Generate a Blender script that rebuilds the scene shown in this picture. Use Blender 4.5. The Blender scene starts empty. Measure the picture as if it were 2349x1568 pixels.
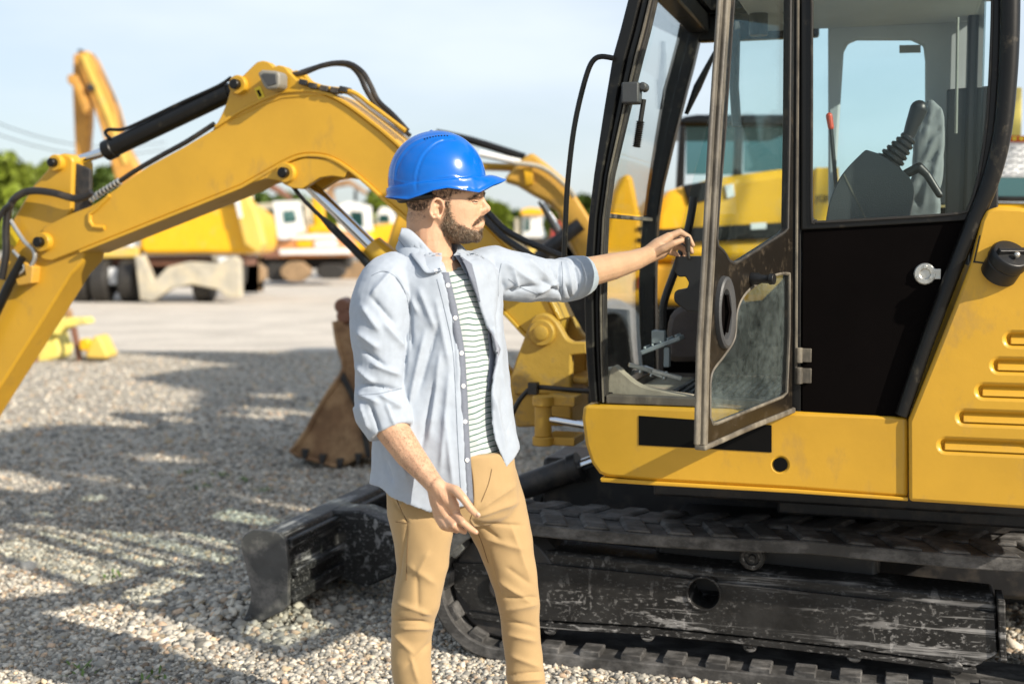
import bpy, bmesh, math, random
import numpy as np
from mathutils import Vector, Matrix, noise as mnoise
random.seed(7); rng = np.random.default_rng(7)
scene = bpy.context.scene
R = math.radians
# ------------------------------------------------------------------ camera
F, CX, CY, HC = 2936.25, 1174.5, 784.0, 1.45      # the photograph seen as 2349 x 1568 px, 45 mm lens
TH = math.atan((784-555)/2936.25)
cam_d = bpy.data.cameras.new('camera'); cam = bpy.data.objects.new('camera', cam_d)
scene.collection.objects.link(cam); scene.camera = cam
cam.location = (0, 0, HC); cam.rotation_euler = (math.pi/2-TH, 0, 0)
cam_d.sensor_width = 36; cam_d.lens = 45; cam_d.clip_end = 3000; cam_d.clip_start = .05
cam_d.dof.use_dof = True; cam_d.dof.focus_distance = 3.65; cam_d.dof.aperture_fstop = 2.2
# ------------------------------------------------------------------ light
SUN = Vector((.70, -.56, .50)).normalized()
world = bpy.data.worlds.new('World'); scene.world = world; world.use_nodes = True
nt = world.node_tree; nt.nodes.clear()
wo = nt.nodes.new('ShaderNodeOutputWorld'); bg = nt.nodes.new('ShaderNodeBackground')
sk = nt.nodes.new('ShaderNodeTexSky'); sk.sky_type = 'NISHITA'; sk.sun_disc = False
sk.sun_elevation = math.asin(SUN.z); sk.sun_rotation = math.atan2(SUN.x, SUN.y)
sk.air_density = 1.0; sk.dust_density = 1.2; sk.ozone_density = 1.5
tc = nt.nodes.new('ShaderNodeTexCoord'); mp = nt.nodes.new('ShaderNodeMapping'); mp.inputs['Scale'].default_value = (1, 1, 3.2)
nz = nt.nodes.new('ShaderNodeTexNoise'); nz.inputs['Scale'].default_value = 1.6; nz.inputs['Detail'].default_value = 5; nz.inputs['Roughness'].default_value = .5
cr = nt.nodes.new('ShaderNodeValToRGB'); cr.color_ramp.elements[0].position = .36; cr.color_ramp.elements[0].color = (.12,)*3+(1,)
cr.color_ramp.elements[1].position = .72; cr.color_ramp.elements[1].color = (.85,)*3+(1,)
mx = nt.nodes.new('ShaderNodeMix'); mx.data_type = 'RGBA'; mx.inputs[7].default_value = (7.3, 8.0, 8.8, 1)
L = nt.links.new
L(tc.outputs['Generated'], mp.inputs[0]); L(mp.outputs[0], nz.inputs['Vector']); L(nz.outputs[0], cr.inputs[0])
L(cr.outputs[0], mx.inputs[0]); L(sk.outputs[0], mx.inputs[6]); L(mx.outputs[2], bg.inputs[0]); L(bg.outputs[0], wo.inputs[0])
bg.inputs[1].default_value = .095
sd = bpy.data.lights.new('sun', 'SUN'); so = bpy.data.objects.new('sun', sd); scene.collection.objects.link(so)
sd.energy = 4.8; sd.angle = R(.6); sd.color = (1, .90, .76); so.rotation_euler = SUN.to_track_quat('Z', 'Y').to_euler(); so.location = SUN*20
scene.view_settings.view_transform = 'Standard'; scene.view_settings.look = 'None'
scene.view_settings.exposure = .46; scene.view_settings.gamma = 1; scene.view_settings.use_curve_mapping = False
# ------------------------------------------------------------------ pixel <-> world
fwd = Vector((0, math.cos(TH), -math.sin(TH))); upv = Vector((0, math.sin(TH), math.cos(TH))); CAM = Vector((0, 0, HC))
def ray(px, py): return Vector((1, 0, 0))*((px-CX)/F) + fwd + upv*(-(py-CY)/F)
def W(px, py, Y):
    r = ray(px, py); return CAM + r*(Y/r.y)
def G(px, py, z=0.0):
    r = ray(px, py); return CAM + r*((z-HC)/r.z)
def proj(P):                                            # N x 3 array -> px, py
    d = P-np.array(CAM); f = d@np.array(fwd); u = d@np.array(upv)
    return CX+F*d[:, 0]/f, CY-F*u/f, f
A = R(17); U = Vector((math.cos(A), -math.sin(A), 0)); V = Vector((math.sin(A), math.cos(A), 0))
O = Vector((.27, 4.05, 0))                              # excavator frame: u to its rear, v away from the camera
def toM(p): d = Vector(p)-O; return Vector((d.dot(U), d.dot(V), d.z))
def fromM(u, v, z): return O+U*u+V*v+Vector((0, 0, z))
def M(px, py, v):                                       # pixel -> machine point on the plane v
    r = ray(px, py); t = (v-(CAM-O).dot(V))/r.dot(V); return toM(CAM+r*t)
# ------------------------------------------------------------------ materials
MT = {}
def rgb(h):
    h = h.lstrip('#'); c = [int(h[i:i+2], 16)/255 for i in (0, 2, 4)]
    return tuple((x/12.92 if x <= .04045 else ((x+.055)/1.055)**2.4) for x in c)
def mat(name, col, rough=.5, metal=0., var=0., vscale=6., bump=0., bscale=60., dirt=None, spec=.5, coat=0., sss=0., attr=None, sheen=0.):
    m = bpy.data.materials.new(name); m.use_nodes = True; n = m.node_tree; b = n.nodes['Principled BSDF']; l = n.links.new
    if isinstance(col, str): col = rgb(col)
    b.inputs['Base Color'].default_value = (*col, 1); b.inputs['Roughness'].default_value = rough; b.inputs['Metallic'].default_value = metal
    b.inputs['Specular IOR Level'].default_value = spec; b.inputs['Coat Weight'].default_value = coat; b.inputs['Coat Roughness'].default_value = .08
    if sheen: b.inputs['Sheen Weight'].default_value = sheen
    if sss:
        b.inputs['Subsurface Weight'].default_value = sss; b.inputs['Subsurface Radius'].default_value = (.012, .005, .003); b.inputs['Subsurface Scale'].default_value = 1.
    t = n.nodes.new('ShaderNodeTexCoord'); cur = None
    if attr:
        a = n.nodes.new('ShaderNodeAttribute'); a.attribute_name = attr; cur = a.outputs['Color']
    if var:
        nz = n.nodes.new('ShaderNodeTexNoise'); nz.inputs['Scale'].default_value = vscale; nz.inputs['Detail'].default_value = 6; nz.inputs['Roughness'].default_value = .6
        l(t.outputs['Object'], nz.inputs['Vector'])
        mr = n.nodes.new('ShaderNodeMapRange'); mr.inputs[1].default_value = .3; mr.inputs[2].default_value = .7; mr.inputs[3].default_value = 1-var; mr.inputs[4].default_value = 1+var*.6
        l(nz.outputs[0], mr.inputs[0])
        mm = n.nodes.new('ShaderNodeMix'); mm.data_type = 'RGBA'; mm.blend_type = 'MULTIPLY'; mm.inputs[0].default_value = 1
        if cur: l(cur, mm.inputs[6])
        else: mm.inputs[6].default_value = (*col, 1)
        l(mr.outputs[0], mm.inputs[7]); cur = mm.outputs[2]
    if dirt:                                            # (colour, scale, low, high, stretch xyz)
        dc, ds, lo, hi, st = dirt
        if isinstance(dc, str): dc = rgb(dc)
        mp = n.nodes.new('ShaderNodeMapping'); mp.inputs['Scale'].default_value = st; l(t.outputs['Object'], mp.inputs[0])
        nz = n.nodes.new('ShaderNodeTexNoise'); nz.inputs['Scale'].default_value = ds; nz.inputs['Detail'].default_value = 9; nz.inputs['Roughness'].default_value = .68
        l(mp.outputs[0], nz.inputs['Vector'])
        mr = n.nodes.new('ShaderNodeMapRange'); mr.inputs[1].default_value = lo; mr.inputs[2].default_value = hi; l(nz.outputs[0], mr.inputs[0])
        mm = n.nodes.new('ShaderNodeMix'); mm.data_type = 'RGBA'; l(mr.outputs[0], mm.inputs[0])
        if cur: l(cur, mm.inputs[6])
        else: mm.inputs[6].default_value = (*col, 1)
        mm.inputs[7].default_value = (*dc, 1); cur = mm.outputs[2]
        rr = n.nodes.new('ShaderNodeMapRange'); rr.inputs[3].default_value = rough; rr.inputs[4].default_value = min(1, rough+.35)
        l(mr.outputs[0], rr.inputs[0]); l(rr.outputs[0], b.inputs['Roughness'])
    if cur: l(cur, b.inputs['Base Color'])
    if bump:
        nb = n.nodes.new('ShaderNodeTexNoise'); nb.inputs['Scale'].default_value = bscale; nb.inputs['Detail'].default_value = 5; l(t.outputs['Object'], nb.inputs['Vector'])
        bp = n.nodes.new('ShaderNodeBump'); bp.inputs['Strength'].default_value = bump; bp.inputs['Distance'].default_value = .004
        l(nb.outputs[0], bp.inputs['Height']); l(bp.outputs[0], b.inputs['Normal'])
    MT[name] = m; return m
def glass(name, tint, gl=.03, dust=0., dscale=40., lo=.45, hi=.8, dcol=(.5, .5, .46)):
    m = bpy.data.materials.new(name); m.use_nodes = True; n = m.node_tree; n.nodes.clear(); l = n.links.new
    out = n.nodes.new('ShaderNodeOutputMaterial'); tr = n.nodes.new('ShaderNodeBsdfTransparent'); tr.inputs[0].default_value = (*tint, 1)
    g = n.nodes.new('ShaderNodeBsdfGlossy'); g.inputs['Roughness'].default_value = gl
    lw = n.nodes.new('ShaderNodeLayerWeight'); pw = n.nodes.new('ShaderNodeMath'); pw.operation = 'POWER'; pw.inputs[1].default_value = 5; l(lw.outputs['Facing'], pw.inputs[0])
    fr = n.nodes.new('ShaderNodeMath'); fr.operation = 'MULTIPLY_ADD'; fr.inputs[1].default_value = .8; fr.inputs[2].default_value = .022; l(pw.outputs[0], fr.inputs[0])
    a = n.nodes.new('ShaderNodeMixShader'); l(fr.outputs[0], a.inputs[0]); l(tr.outputs[0], a.inputs[1]); l(g.outputs[0], a.inputs[2]); sh = a.outputs[0]
    if dust:
        d = n.nodes.new('ShaderNodeBsdfDiffuse'); d.inputs[0].default_value = (*dcol, 1)
        t = n.nodes.new('ShaderNodeTexCoord'); z = n.nodes.new('ShaderNodeTexNoise'); z.inputs['Scale'].default_value = dscale; z.inputs['Detail'].default_value = 10; z.inputs['Roughness'].default_value = .8
        z2 = n.nodes.new('ShaderNodeTexNoise'); z2.inputs['Scale'].default_value = 5; z2.inputs['Detail'].default_value = 3
        l(t.outputs['Object'], z.inputs['Vector']); l(t.outputs['Object'], z2.inputs['Vector'])
        r = n.nodes.new('ShaderNodeMapRange'); r.inputs[1].default_value = lo; r.inputs[2].default_value = hi; r.inputs[4].default_value = dust; l(z.outputs[0], r.inputs[0])
        r2 = n.nodes.new('ShaderNodeMapRange'); r2.inputs[1].default_value = .35; r2.inputs[2].default_value = .65; r2.inputs[3].default_value = .35; l(z2.outputs[0], r2.inputs[0])
        mu = n.nodes.new('ShaderNodeMath'); mu.operation = 'MULTIPLY'; l(r.outputs[0], mu.inputs[0]); l(r2.outputs[0], mu.inputs[1])
        c = n.nodes.new('ShaderNodeMixShader'); l(mu.outputs[0], c.inputs[0]); l(sh, c.inputs[1]); l(d.outputs[0], c.inputs[2]); sh = c.outputs[0]
    l(sh, out.inputs[0]); MT[name] = m; return m
YEL = (.60, .335, .024)
mat('yellow_paint', YEL, .42, var=.15, vscale=1.8, bump=.10, bscale=50, coat=.12, dirt=((.30, .19, .07), 9, .56, .92, (1, 1, .5)))
mat('yellow_cast', (.54, .30, .04), .55, var=.12, vscale=9, bump=.25, bscale=70, dirt=((.25, .17, .09), 9, .54, .75, (1, 1, 1)))
mat('bright_yellow', (.84, .45, .010), .4, var=.08, dirt=((.5, .4, .2), 4, .55, .8, (1, 1, 1)))
mat('pale_yellow', (.80, .68, .16), .6, var=.15, dirt=((.45, .36, .2), 7, .5, .75, (1, 1, 1)))
mat('orange_paint', (.62, .26, .09), .5, var=.12, dirt=((.6, .5, .4), 3, .5, .7, (1, 1, 1)))
mat('white_paint', (.80, .80, .78), .5, var=.08, dirt=((.4, .36, .3), 4, .58, .8, (1, 1, 1)))
mat('black_paint', (.006, .006, .006), .36, spec=.35, var=.3, vscale=6, bump=.04, dirt=((.10, .085, .06), 14, .58, .82, (1, 1, 1)))
mat('black_panel', (.003, .0022, .0022), .8, spec=.04, var=.2, vscale=5)
mat('black_decal', (.002, .002, .002), .7, spec=.15)
mat('black_rubber', (.022, .020, .018), .6, var=.25, bump=.2, dirt=((.10, .09, .07), 18, .52, .8, (1, 1, 1)))
mat('hose_rubber', (.018, .016, .015), .42, var=.2, dirt=((.09, .07, .05), 8, .5, .8, (1, 1, 1)))
mat('seal_rubber', (.085, .075, .06), .5, var=.4, vscale=9, bump=.25, dirt=((.26, .23, .175), 12, .45, .75, (1, 1, .4)))
mat('dusty_door', (.010, .008, .006), .38, var=.3, bump=.08, spec=.4, dirt=((.13, .10, .065), 22, .54, .95, (1, 1, 1)))
def worn(name, base, amt=1., ax=(1.5, 6, 45)):
    m = mat(name, base, .5, bump=.5, bscale=35, spec=.35); n = m.node_tree; b = n.nodes['Principled BSDF']; l = n.links.new; t = n.nodes.new('ShaderNodeTexCoord')
    def nz_(sc, lo, hi, mp=(1, 1, 1), det=8, k=1.):
        p = n.nodes.new('ShaderNodeMapping'); p.inputs['Scale'].default_value = mp; l(t.outputs['Object'], p.inputs[0]); z = n.nodes.new('ShaderNodeTexNoise'); z.inputs['Scale'].default_value = sc; z.inputs['Detail'].default_value = det; z.inputs['Roughness'].default_value = .65
        l(p.outputs[0], z.inputs['Vector']); r = n.nodes.new('ShaderNodeMapRange'); r.inputs[1].default_value = lo; r.inputs[2].default_value = hi; r.inputs[4].default_value = k; l(z.outputs[0], r.inputs[0]); return r.outputs[0]
    def mm(op, a, c):
        q = n.nodes.new('ShaderNodeMath'); q.operation = op; q.use_clamp = True
        for i_, s_ in enumerate((a, c)):
            if isinstance(s_, (int, float)): q.inputs[i_].default_value = s_
            else: l(s_, q.inputs[i_])
        return q.outputs[0]
    mask = nz_(2.6, .34, .56, (.8, 1, 1.6), 4); sp = nz_(95, .56, .66, (.6, 1, 1), 8, .62); sc_ = nz_(1.0, .60, .67, ax, 4, .8); sc2 = mm('ADD', nz_(1.0, .60, .66, (ax[0]*5, ax[1], ax[2]*.9), 3, .6), nz_(1.0, .63, .67, (ax[2]*.6, ax[1], ax[0]*9), 3, .35))
    tot = mm('MULTIPLY', mm('ADD', mm('MAXIMUM', sp, sc_), sc2), mask); dust = nz_(7, .35, .85, (1, 1, 1), 6, .09); tot = mm('MULTIPLY', mm('ADD', tot, dust), amt)
    q = n.nodes.new('ShaderNodeMix'); q.data_type = 'RGBA'; l(tot, q.inputs[0]); q.inputs[6].default_value = (*base, 1); q.inputs[7].default_value = (.36, .355, .35, 1); l(q.outputs[2], b.inputs['Base Color'])
worn('worn_frame', (.007, .007, .007)); worn('blade_steel', (.010, .010, .010), 1.15, (6, 2, 20))
mat('bare_steel', (.085, .085, .085), .5, metal=.3, var=.3, bump=.4, bscale=40, dirt=((.28, .26, .24), 8, .5, .7, (1, 1, 1)))
mat('track_rubber', (.042, .041, .040), .75, var=.4, vscale=14, bump=.7, bscale=45, dirt=((.20, .195, .19), 13, .46, .76, (.6, 1, 1)))
mat('chrome', (.75, .78, .82), .10, metal=1)
mat('zinc', (.55, .55, .52), .35, metal=.8, var=.2, bump=.3)
mat('rust', (.25, .14, .07), .8, var=.3, vscale=8, bump=.6, bscale=40, dirt=((.44, .28, .15), 6, .42, .62, (1, 1, 1)))
mat('dark_steel', (.03, .03, .032), .45, var=.3, metal=.2, dirt=((.12, .1, .08), 8, .5, .8, (1, 1, 1)))
mat('grey_plastic', (.055, .057, .06), .5, var=.15, bump=.15, bscale=200)
mat('dark_plastic', (.008, .0085, .0095), .42, var=.15, bump=.1, bscale=200)
mat('liner_grey', (.42, .44, .45), .75, var=.08)
mat('seat_fabric', (.22, .22, .225), .85, var=.25, bump=.4, bscale=30)
mat('pedal_steel', (.30, .34, .35), .45, metal=.3, var=.25)
mat('cab_floor', (.34, .31, .24), .85, var=.3, vscale=9, bump=.5, bscale=40)
mat('floor_mat', (.05, .055, .06), .7, var=.4, bump=.5, bscale=30, dirt=((.3, .3, .28), 9, .45, .7, (1, 1, 1)))
mat('red_plastic', (.55, .06, .02), .35)
mat('lamp_grey', (.22, .21, .18), .45, var=.2)
mat('sticker_yellow', (.75, .55, .02), .45)
mat('sign_white', (.75, .77, .78), .5)
mat('sign_red', (.60, .07, .02), .5)
mat('sign_ink', (.25, .27, .30), .6)
mat('helmet_blue', (.000, .115, .50), .20, coat=.25, spec=.4, bump=.02, bscale=120)
mat('skin', (.57, .345, .215), .48, var=.10, vscale=22, bump=.18, bscale=160, sss=.10, dirt=((.54, .295, .185), 14, .45, .85, (1, 1, 1)))
mat('lip', (.50, .24, .18), .4)
mat('hair_dark', (.028, .017, .010), .45, var=.3)
mat('beard_hair', (.10, .062, .034), .45, var=.5, vscale=60)
mat('beard_pale', (.33, .25, .17), .45, var=.5, vscale=60)
mat('eye_white', (.7, .66, .6), .25); mat('eye_dark', (.03, .02, .015), .15); mat('nail', (.68, .46, .36), .3)
mat('shirt_cloth', (.35, .40, .47), .85, var=.05, vscale=60, bump=.15, bscale=500, sheen=.2)
mat('denim_trim', (.16, .18, .225), .85, var=.15, vscale=200, bump=.2, bscale=400)
mat('button', (.8, .8, .8), .3)
mat('khaki', (.40, .27, .125), .85, var=.08, vscale=9, bump=.18, bscale=600, sheen=.2)
mat('shoe', (.12, .07, .04), .5); mat('sole', (.5, .5, .48), .6)
glass('clear_glass', (.95, .98, .98), dust=.05, lo=.5, hi=.8)
glass('side_glass', (.92, .98, .98), dust=.012, lo=.5, hi=.8)
glass('door_glass', (.93, .965, .95), dust=.20, dscale=90, lo=.55, hi=.80)
glass('dirty_glass', (.90, .94, .93), dust=.27, dscale=45, lo=.32, hi=.80, dcol=(.34, .40, .39))
glass('far_glass', (.35, .5, .5), gl=.05)
# striped jersey
m = mat('striped_jersey', (.85, .87, .86), .9, bump=.15, bscale=500); n = m.node_tree; b = n.nodes['Principled BSDF']; l = n.links.new
t = n.nodes.new('ShaderNodeTexCoord'); sx = n.nodes.new('ShaderNodeSeparateXYZ'); l(t.outputs['Object'], sx.inputs[0])
z1 = n.nodes.new('ShaderNodeTexNoise'); z1.inputs['Scale'].default_value = 7; z1.inputs['Detail'].default_value = 2; l(t.outputs['Object'], z1.inputs['Vector'])
def mth(op, a, b_=None):
    q = n.nodes.new('ShaderNodeMath'); q.operation = op
    for i, s in enumerate((a, b_)):
        if s is None: continue
        if isinstance(s, (int, float)): q.inputs[i].default_value = s
        else: l(s, q.inputs[i])
    return q.outputs[0]
zz = mth('ADD', sx.outputs[2], mth('MULTIPLY', z1.outputs[0], .035)); zz = mth('ADD', zz, mth('MULTIPLY', sx.outputs[0], -.12))
fr = mth('FRACT', mth('DIVIDE', zz, .0142)); st = mth('LESS_THAN', fr, .19)
q = n.nodes.new('ShaderNodeMix'); q.data_type = 'RGBA'; l(st, q.inputs[0]); q.inputs[6].default_value = (.45, .485, .49, 1); q.inputs[7].default_value = (.012, .09, .06, 1); l(q.outputs[2], b.inputs['Base Color'])
# ------------------------------------------------------------------ mesh builder
COL = scene.collection
class MB:
    def __init__(s): s.v = []; s.f = []; s.n = 0
    def add(s, vs, fs):
        k = s.n; s.v.extend([tuple(p) for p in vs]); s.f.extend([tuple(i+k for i in f) for f in fs]); s.n += len(vs)
        return s
    def box(s, c, d, rot=None, taper=None):
        vs = []
        for z in (-1, 1):
            for (x, y) in ((-1, -1), (1, -1), (1, 1), (-1, 1)):
                k = taper if (taper and z > 0) else 1
                p = Vector((x*d[0]/2*k, y*d[1]/2*k, z*d[2]/2))
                if rot is not None: p = rot@p
                vs.append(p+Vector(c))
        return s.add(vs, [(3, 2, 1, 0), (4, 5, 6, 7), (0, 1, 5, 4), (1, 2, 6, 5), (2, 3, 7, 6), (3, 0, 4, 7)])
    def prism(s, pts0, pts1):
        n = len(pts0); return s.add(list(pts0)+list(pts1), [tuple(range(n)), tuple(range(2*n-1, n-1, -1))]+[(i, i+n, (i+1) % n+n, (i+1) % n) for i in range(n)])
    def plate(s, uz, v0, v1):                           # (u, z) outline extruded across v
        return s.prism([Vector((a, v0, b)) for a, b in uz], [Vector((a, v1, b)) for a, b in uz])
    def px(s, pts, v0, v1):                             # outline given in pixels on the plane v0
        q = [M(x, y, v0) for x, y in pts]; return s.plate([(p.x, p.z) for p in q], v0, v1)
    def cyl(s, p0, p1, r0, r1=None, n=20, cap=True):
        r1 = r0 if r1 is None else r1; return s.tube([p0, p1], [r0, r1], n, cap)
    def tube(s, path, r, n=10, cap=True, flat=None):
        path = [Vector(p) for p in path]; m = len(path); rs = r if isinstance(r, (list, tuple)) else [r]*m
        vs = []; fs = []; prev = None
        for i, p in enumerate(path):
            d = (path[min(i+1, m-1)]-path[max(i-1, 0)]).normalized()
            if prev is None:
                a = Vector((0, 0, 1)) if abs(d.z) < .9 else Vector((0, 1, 0)); x = d.cross(a).normalized()
            else:
                x = (prev-d*prev.dot(d)).normalized()
            prev = x; y = d.cross(x)
            for k in range(n):
                t = 2*math.pi*k/n; vs.append(p+(x*math.cos(t)+y*math.sin(t)*(flat or 1))*rs[i])
        for i in range(m-1):
            for k in range(n): fs.append((i*n+k, i*n+(k+1) % n, (i+1)*n+(k+1) % n, (i+1)*n+k))
        if cap: fs += [tuple(range(n-1, -1, -1)), tuple((m-1)*n+k for k in range(n))]
        return s.add(vs, fs)
    def sphere(s, c, r, nu=16, nv=10, sc=(1, 1, 1), rot=None):
        vs = []; fs = []; c = Vector(c)
        def P(x, y, z):
            p = Vector((x*sc[0]*r, y*sc[1]*r, z*sc[2]*r)); return c+(rot@p if rot is not None else p)
        vs.append(P(0, 0, -1))
        for j in range(1, nv):
            a = -math.pi/2+math.pi*j/nv
            for i in range(nu):
                b = 2*math.pi*i/nu; vs.append(P(math.cos(a)*math.cos(b), math.cos(a)*math.sin(b), math.sin(a)))
        vs.append(P(0, 0, 1)); e = len(vs)-1
        for i in range(nu): fs.append((0, 1+(i+1) % nu, 1+i)); fs.append((e, e-nu+i, e-nu+(i+1) % nu))
        for j in range(nv-2):
            for i in range(nu): a = 1+j*nu; fs.append((a+i, a+(i+1) % nu, a+nu+(i+1) % nu, a+nu+i))
        return s.add(vs, fs)
    def cone(s, p0, r0, p1, r1, n=14):                  # round-ended tapered limb
        s.sphere(p0, r0, n, 8); s.sphere(p1, r1, n, 8); return s.cyl(p0, p1, r0, r1, n)
    def chain(s, pts, n=14):
        for (a, b) in zip(pts[:-1], pts[1:]): s.cone(a[0], a[1], b[0], b[1], n)
        return s
    def loft(s, rings, cap=True, close=True):
        m = len(rings); k = len(rings[0]); vs = [p for r in rings for p in r]; fs = []
        for i in range(m-1):
            for j in range(k if close else k-1): fs.append((i*k+j, i*k+(j+1) % k, (i+1)*k+(j+1) % k, (i+1)*k+j))
        if cap and close: fs += [tuple(range(k-1, -1, -1)), tuple((m-1)*k+j for j in range(k))]
        return s.add(vs, fs)
    def lathe(s, c, axis, prof, n=24):                  # prof: (distance along axis, radius)
        axis = Vector(axis).normalized(); a = Vector((0, 0, 1)) if abs(axis.z) < .9 else Vector((1, 0, 0)); x = axis.cross(a).normalized(); y = axis.cross(x); c = Vector(c)
        return s.loft([[c+axis*d+(x*math.cos(2*math.pi*k/n)+y*math.sin(2*math.pi*k/n))*r for k in range(n)] for d, r in prof])
    def ring(s, c, axis, R0, R1, h, n=28):              # hollow ring
        return s.lathe_open(c, axis, [(0, R1), (h, R1), (h, R0), (0, R0), (0, R1)], n)
    def lathe_open(s, c, axis, prof, n=24):
        axis = Vector(axis).normalized(); a = Vector((0, 0, 1)) if abs(axis.z) < .9 else Vector((1, 0, 0)); x = axis.cross(a).normalized(); y = axis.cross(x); c = Vector(c)
        return s.loft([[c+axis*d+(x*math.cos(2*math.pi*k/n)+y*math.sin(2*math.pi*k/n))*r for k in range(n)] for d, r in prof], cap=False)
    def build(s, name, m, parent=None, bevel=0., smooth=True, angle=35, loc=None, seg=2):
        vs = s.v
        if loc is not None: vs = [tuple(Vector(p)-Vector(loc)) for p in vs]
        me = bpy.data.meshes.new(name); me.from_pydata(vs, [], s.f); me.validate(); me.update()
        bm = bmesh.new(); bm.from_mesh(me); bmesh.ops.recalc_face_normals(bm, faces=bm.faces); bm.to_mesh(me); bm.free()
        me.materials.append(MT[m] if isinstance(m, str) else m)
        o = bpy.data.objects.new(name, me); COL.objects.link(o)
        if parent is not None: o.parent = parent
        elif loc is not None: o.location = loc
        if bevel:
            b = o.modifiers.new('bevel', 'BEVEL'); b.width = bevel; b.segments = seg; b.limit_method = 'ANGLE'; b.angle_limit = R(40); b.harden_normals = False
        if smooth:
            me.polygons.foreach_set('use_smooth', [True]*len(me.polygons)); me.set_sharp_from_angle(angle=R(angle))
            if bevel: o.modifiers.new('wn', 'WEIGHTED_NORMAL').keep_sharp = True
        return o
def empty(name, loc, rz=0, label=None, cat=None, group=None):
    o = bpy.data.objects.new(name, None); COL.objects.link(o); o.location = loc; o.rotation_euler = (0, 0, rz); o.empty_display_size = .2
    return tag(o, label, cat, group)
def tag(o, label=None, cat=None, group=None, kind=None):
    if label: o['label'] = label
    if cat: o['category'] = cat
    if group: o['group'] = group
    if kind: o['kind'] = kind
    return o
def subparent(o, par):                                  # sub-part: par's own frame is its parent's frame
    o.parent = par; return o
def bez(pts, n=8):                                      # Catmull-Rom through points
    P = [Vector(p) for p in pts]; out = []
    for i in range(len(P)-1):
        p0 = P[max(i-1, 0)]; p1 = P[i]; p2 = P[i+1]; p3 = P[min(i+2, len(P)-1)]
        for k in range(n):
            t = k/n; out.append(.5*((2*p1)+(p2-p0)*t+(2*p0-5*p1+4*p2-p3)*t*t+(3*p1-p0-3*p2+p3)*t**3))
    out.append(P[-1]); return out
def bez2(pts, n=6):
    return [(p.x, p.y) for p in bez([(a, b, 0) for a, b in pts], n)]
def remesh(name, mb, voxel, mate, parent=None, smooth=4, loc=None, proc=None, sfac=.5):
    me = bpy.data.meshes.new(name); me.from_pydata(mb.v, [], mb.f); me.validate()
    o = bpy.data.objects.new(name+'_t', me); COL.objects.link(o)
    r = o.modifiers.new('r', 'REMESH'); r.mode = 'VOXEL'; r.voxel_size = voxel
    if smooth: q = o.modifiers.new('s', 'SMOOTH'); q.factor = sfac; q.iterations = smooth
    dg = bpy.context.evaluated_depsgraph_get(); nm = bpy.data.meshes.new_from_object(o.evaluated_get(dg)); bpy.data.objects.remove(o)
    n = len(nm.vertices); co = np.empty(n*3); nm.vertices.foreach_get('co', co); co = co.reshape(-1, 3)
    no = np.empty(n*3); nm.vertex_normals.foreach_get('vector', no); no = no.reshape(-1, 3)
    if proc is not None: co = proc(co, no)
    org = np.array(loc if loc is not None else (0, 0, 0)); 
    nm.vertices.foreach_set('co', (co-org).ravel()); nm.materials.clear(); nm.materials.append(MT[mate]); nm.polygons.foreach_set('use_smooth', [True]*len(nm.polygons)); nm.update()
    nm.name = name; ob = bpy.data.objects.new(name, nm); COL.objects.link(ob)
    if parent is not None: ob.parent = parent
    elif loc is not None: ob.location = loc
    return ob, co, no
def vnoise(co, s, seed=0.):
    return np.array([mnoise.noise(Vector((p[0]*s+seed, p[1]*s+seed*.7, p[2]*s-seed))) for p in co])
def fold(co, no, segs, side=-1):
    """raised / sunk cloth folds along pixel segments; only on the side that faces the camera"""
    x, y, f = proj(co); face = np.clip((-no[:, 1])*2.5, 0, 1) if side < 0 else np.clip(no[:, 1]*2.5, 0, 1)
    amp = np.zeros(len(co))
    for (x0, y0, x1, y1, w, a) in segs:
        dx, dy = x1-x0, y1-y0; L2 = dx*dx+dy*dy; t = np.clip(((x-x0)*dx+(y-y0)*dy)/L2, 0, 1)
        d = np.hypot(x-x0-t*dx, y-y0-t*dy); amp += a*.001*np.exp(-(d/w)**1.35)*np.clip(np.minimum(t, 1-t)*4+.25, 0, 1)
    return co+no*(amp*face)[:, None]

mat('old_orange', (.58, .29, .05), .6, var=.25, vscale=3, bump=.4, bscale=8, dirt=((.25, .15, .06), 2.5, .5, .8, (1, 1, 1)))
mat('shirt_inner_shade', (.26, .28, .34), .85, var=.1)
mat('brown_vinyl', (.075, .055, .05), .6, var=.3, bump=.3)
mat('weed_green', (.10, .17, .03), .6)
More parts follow.
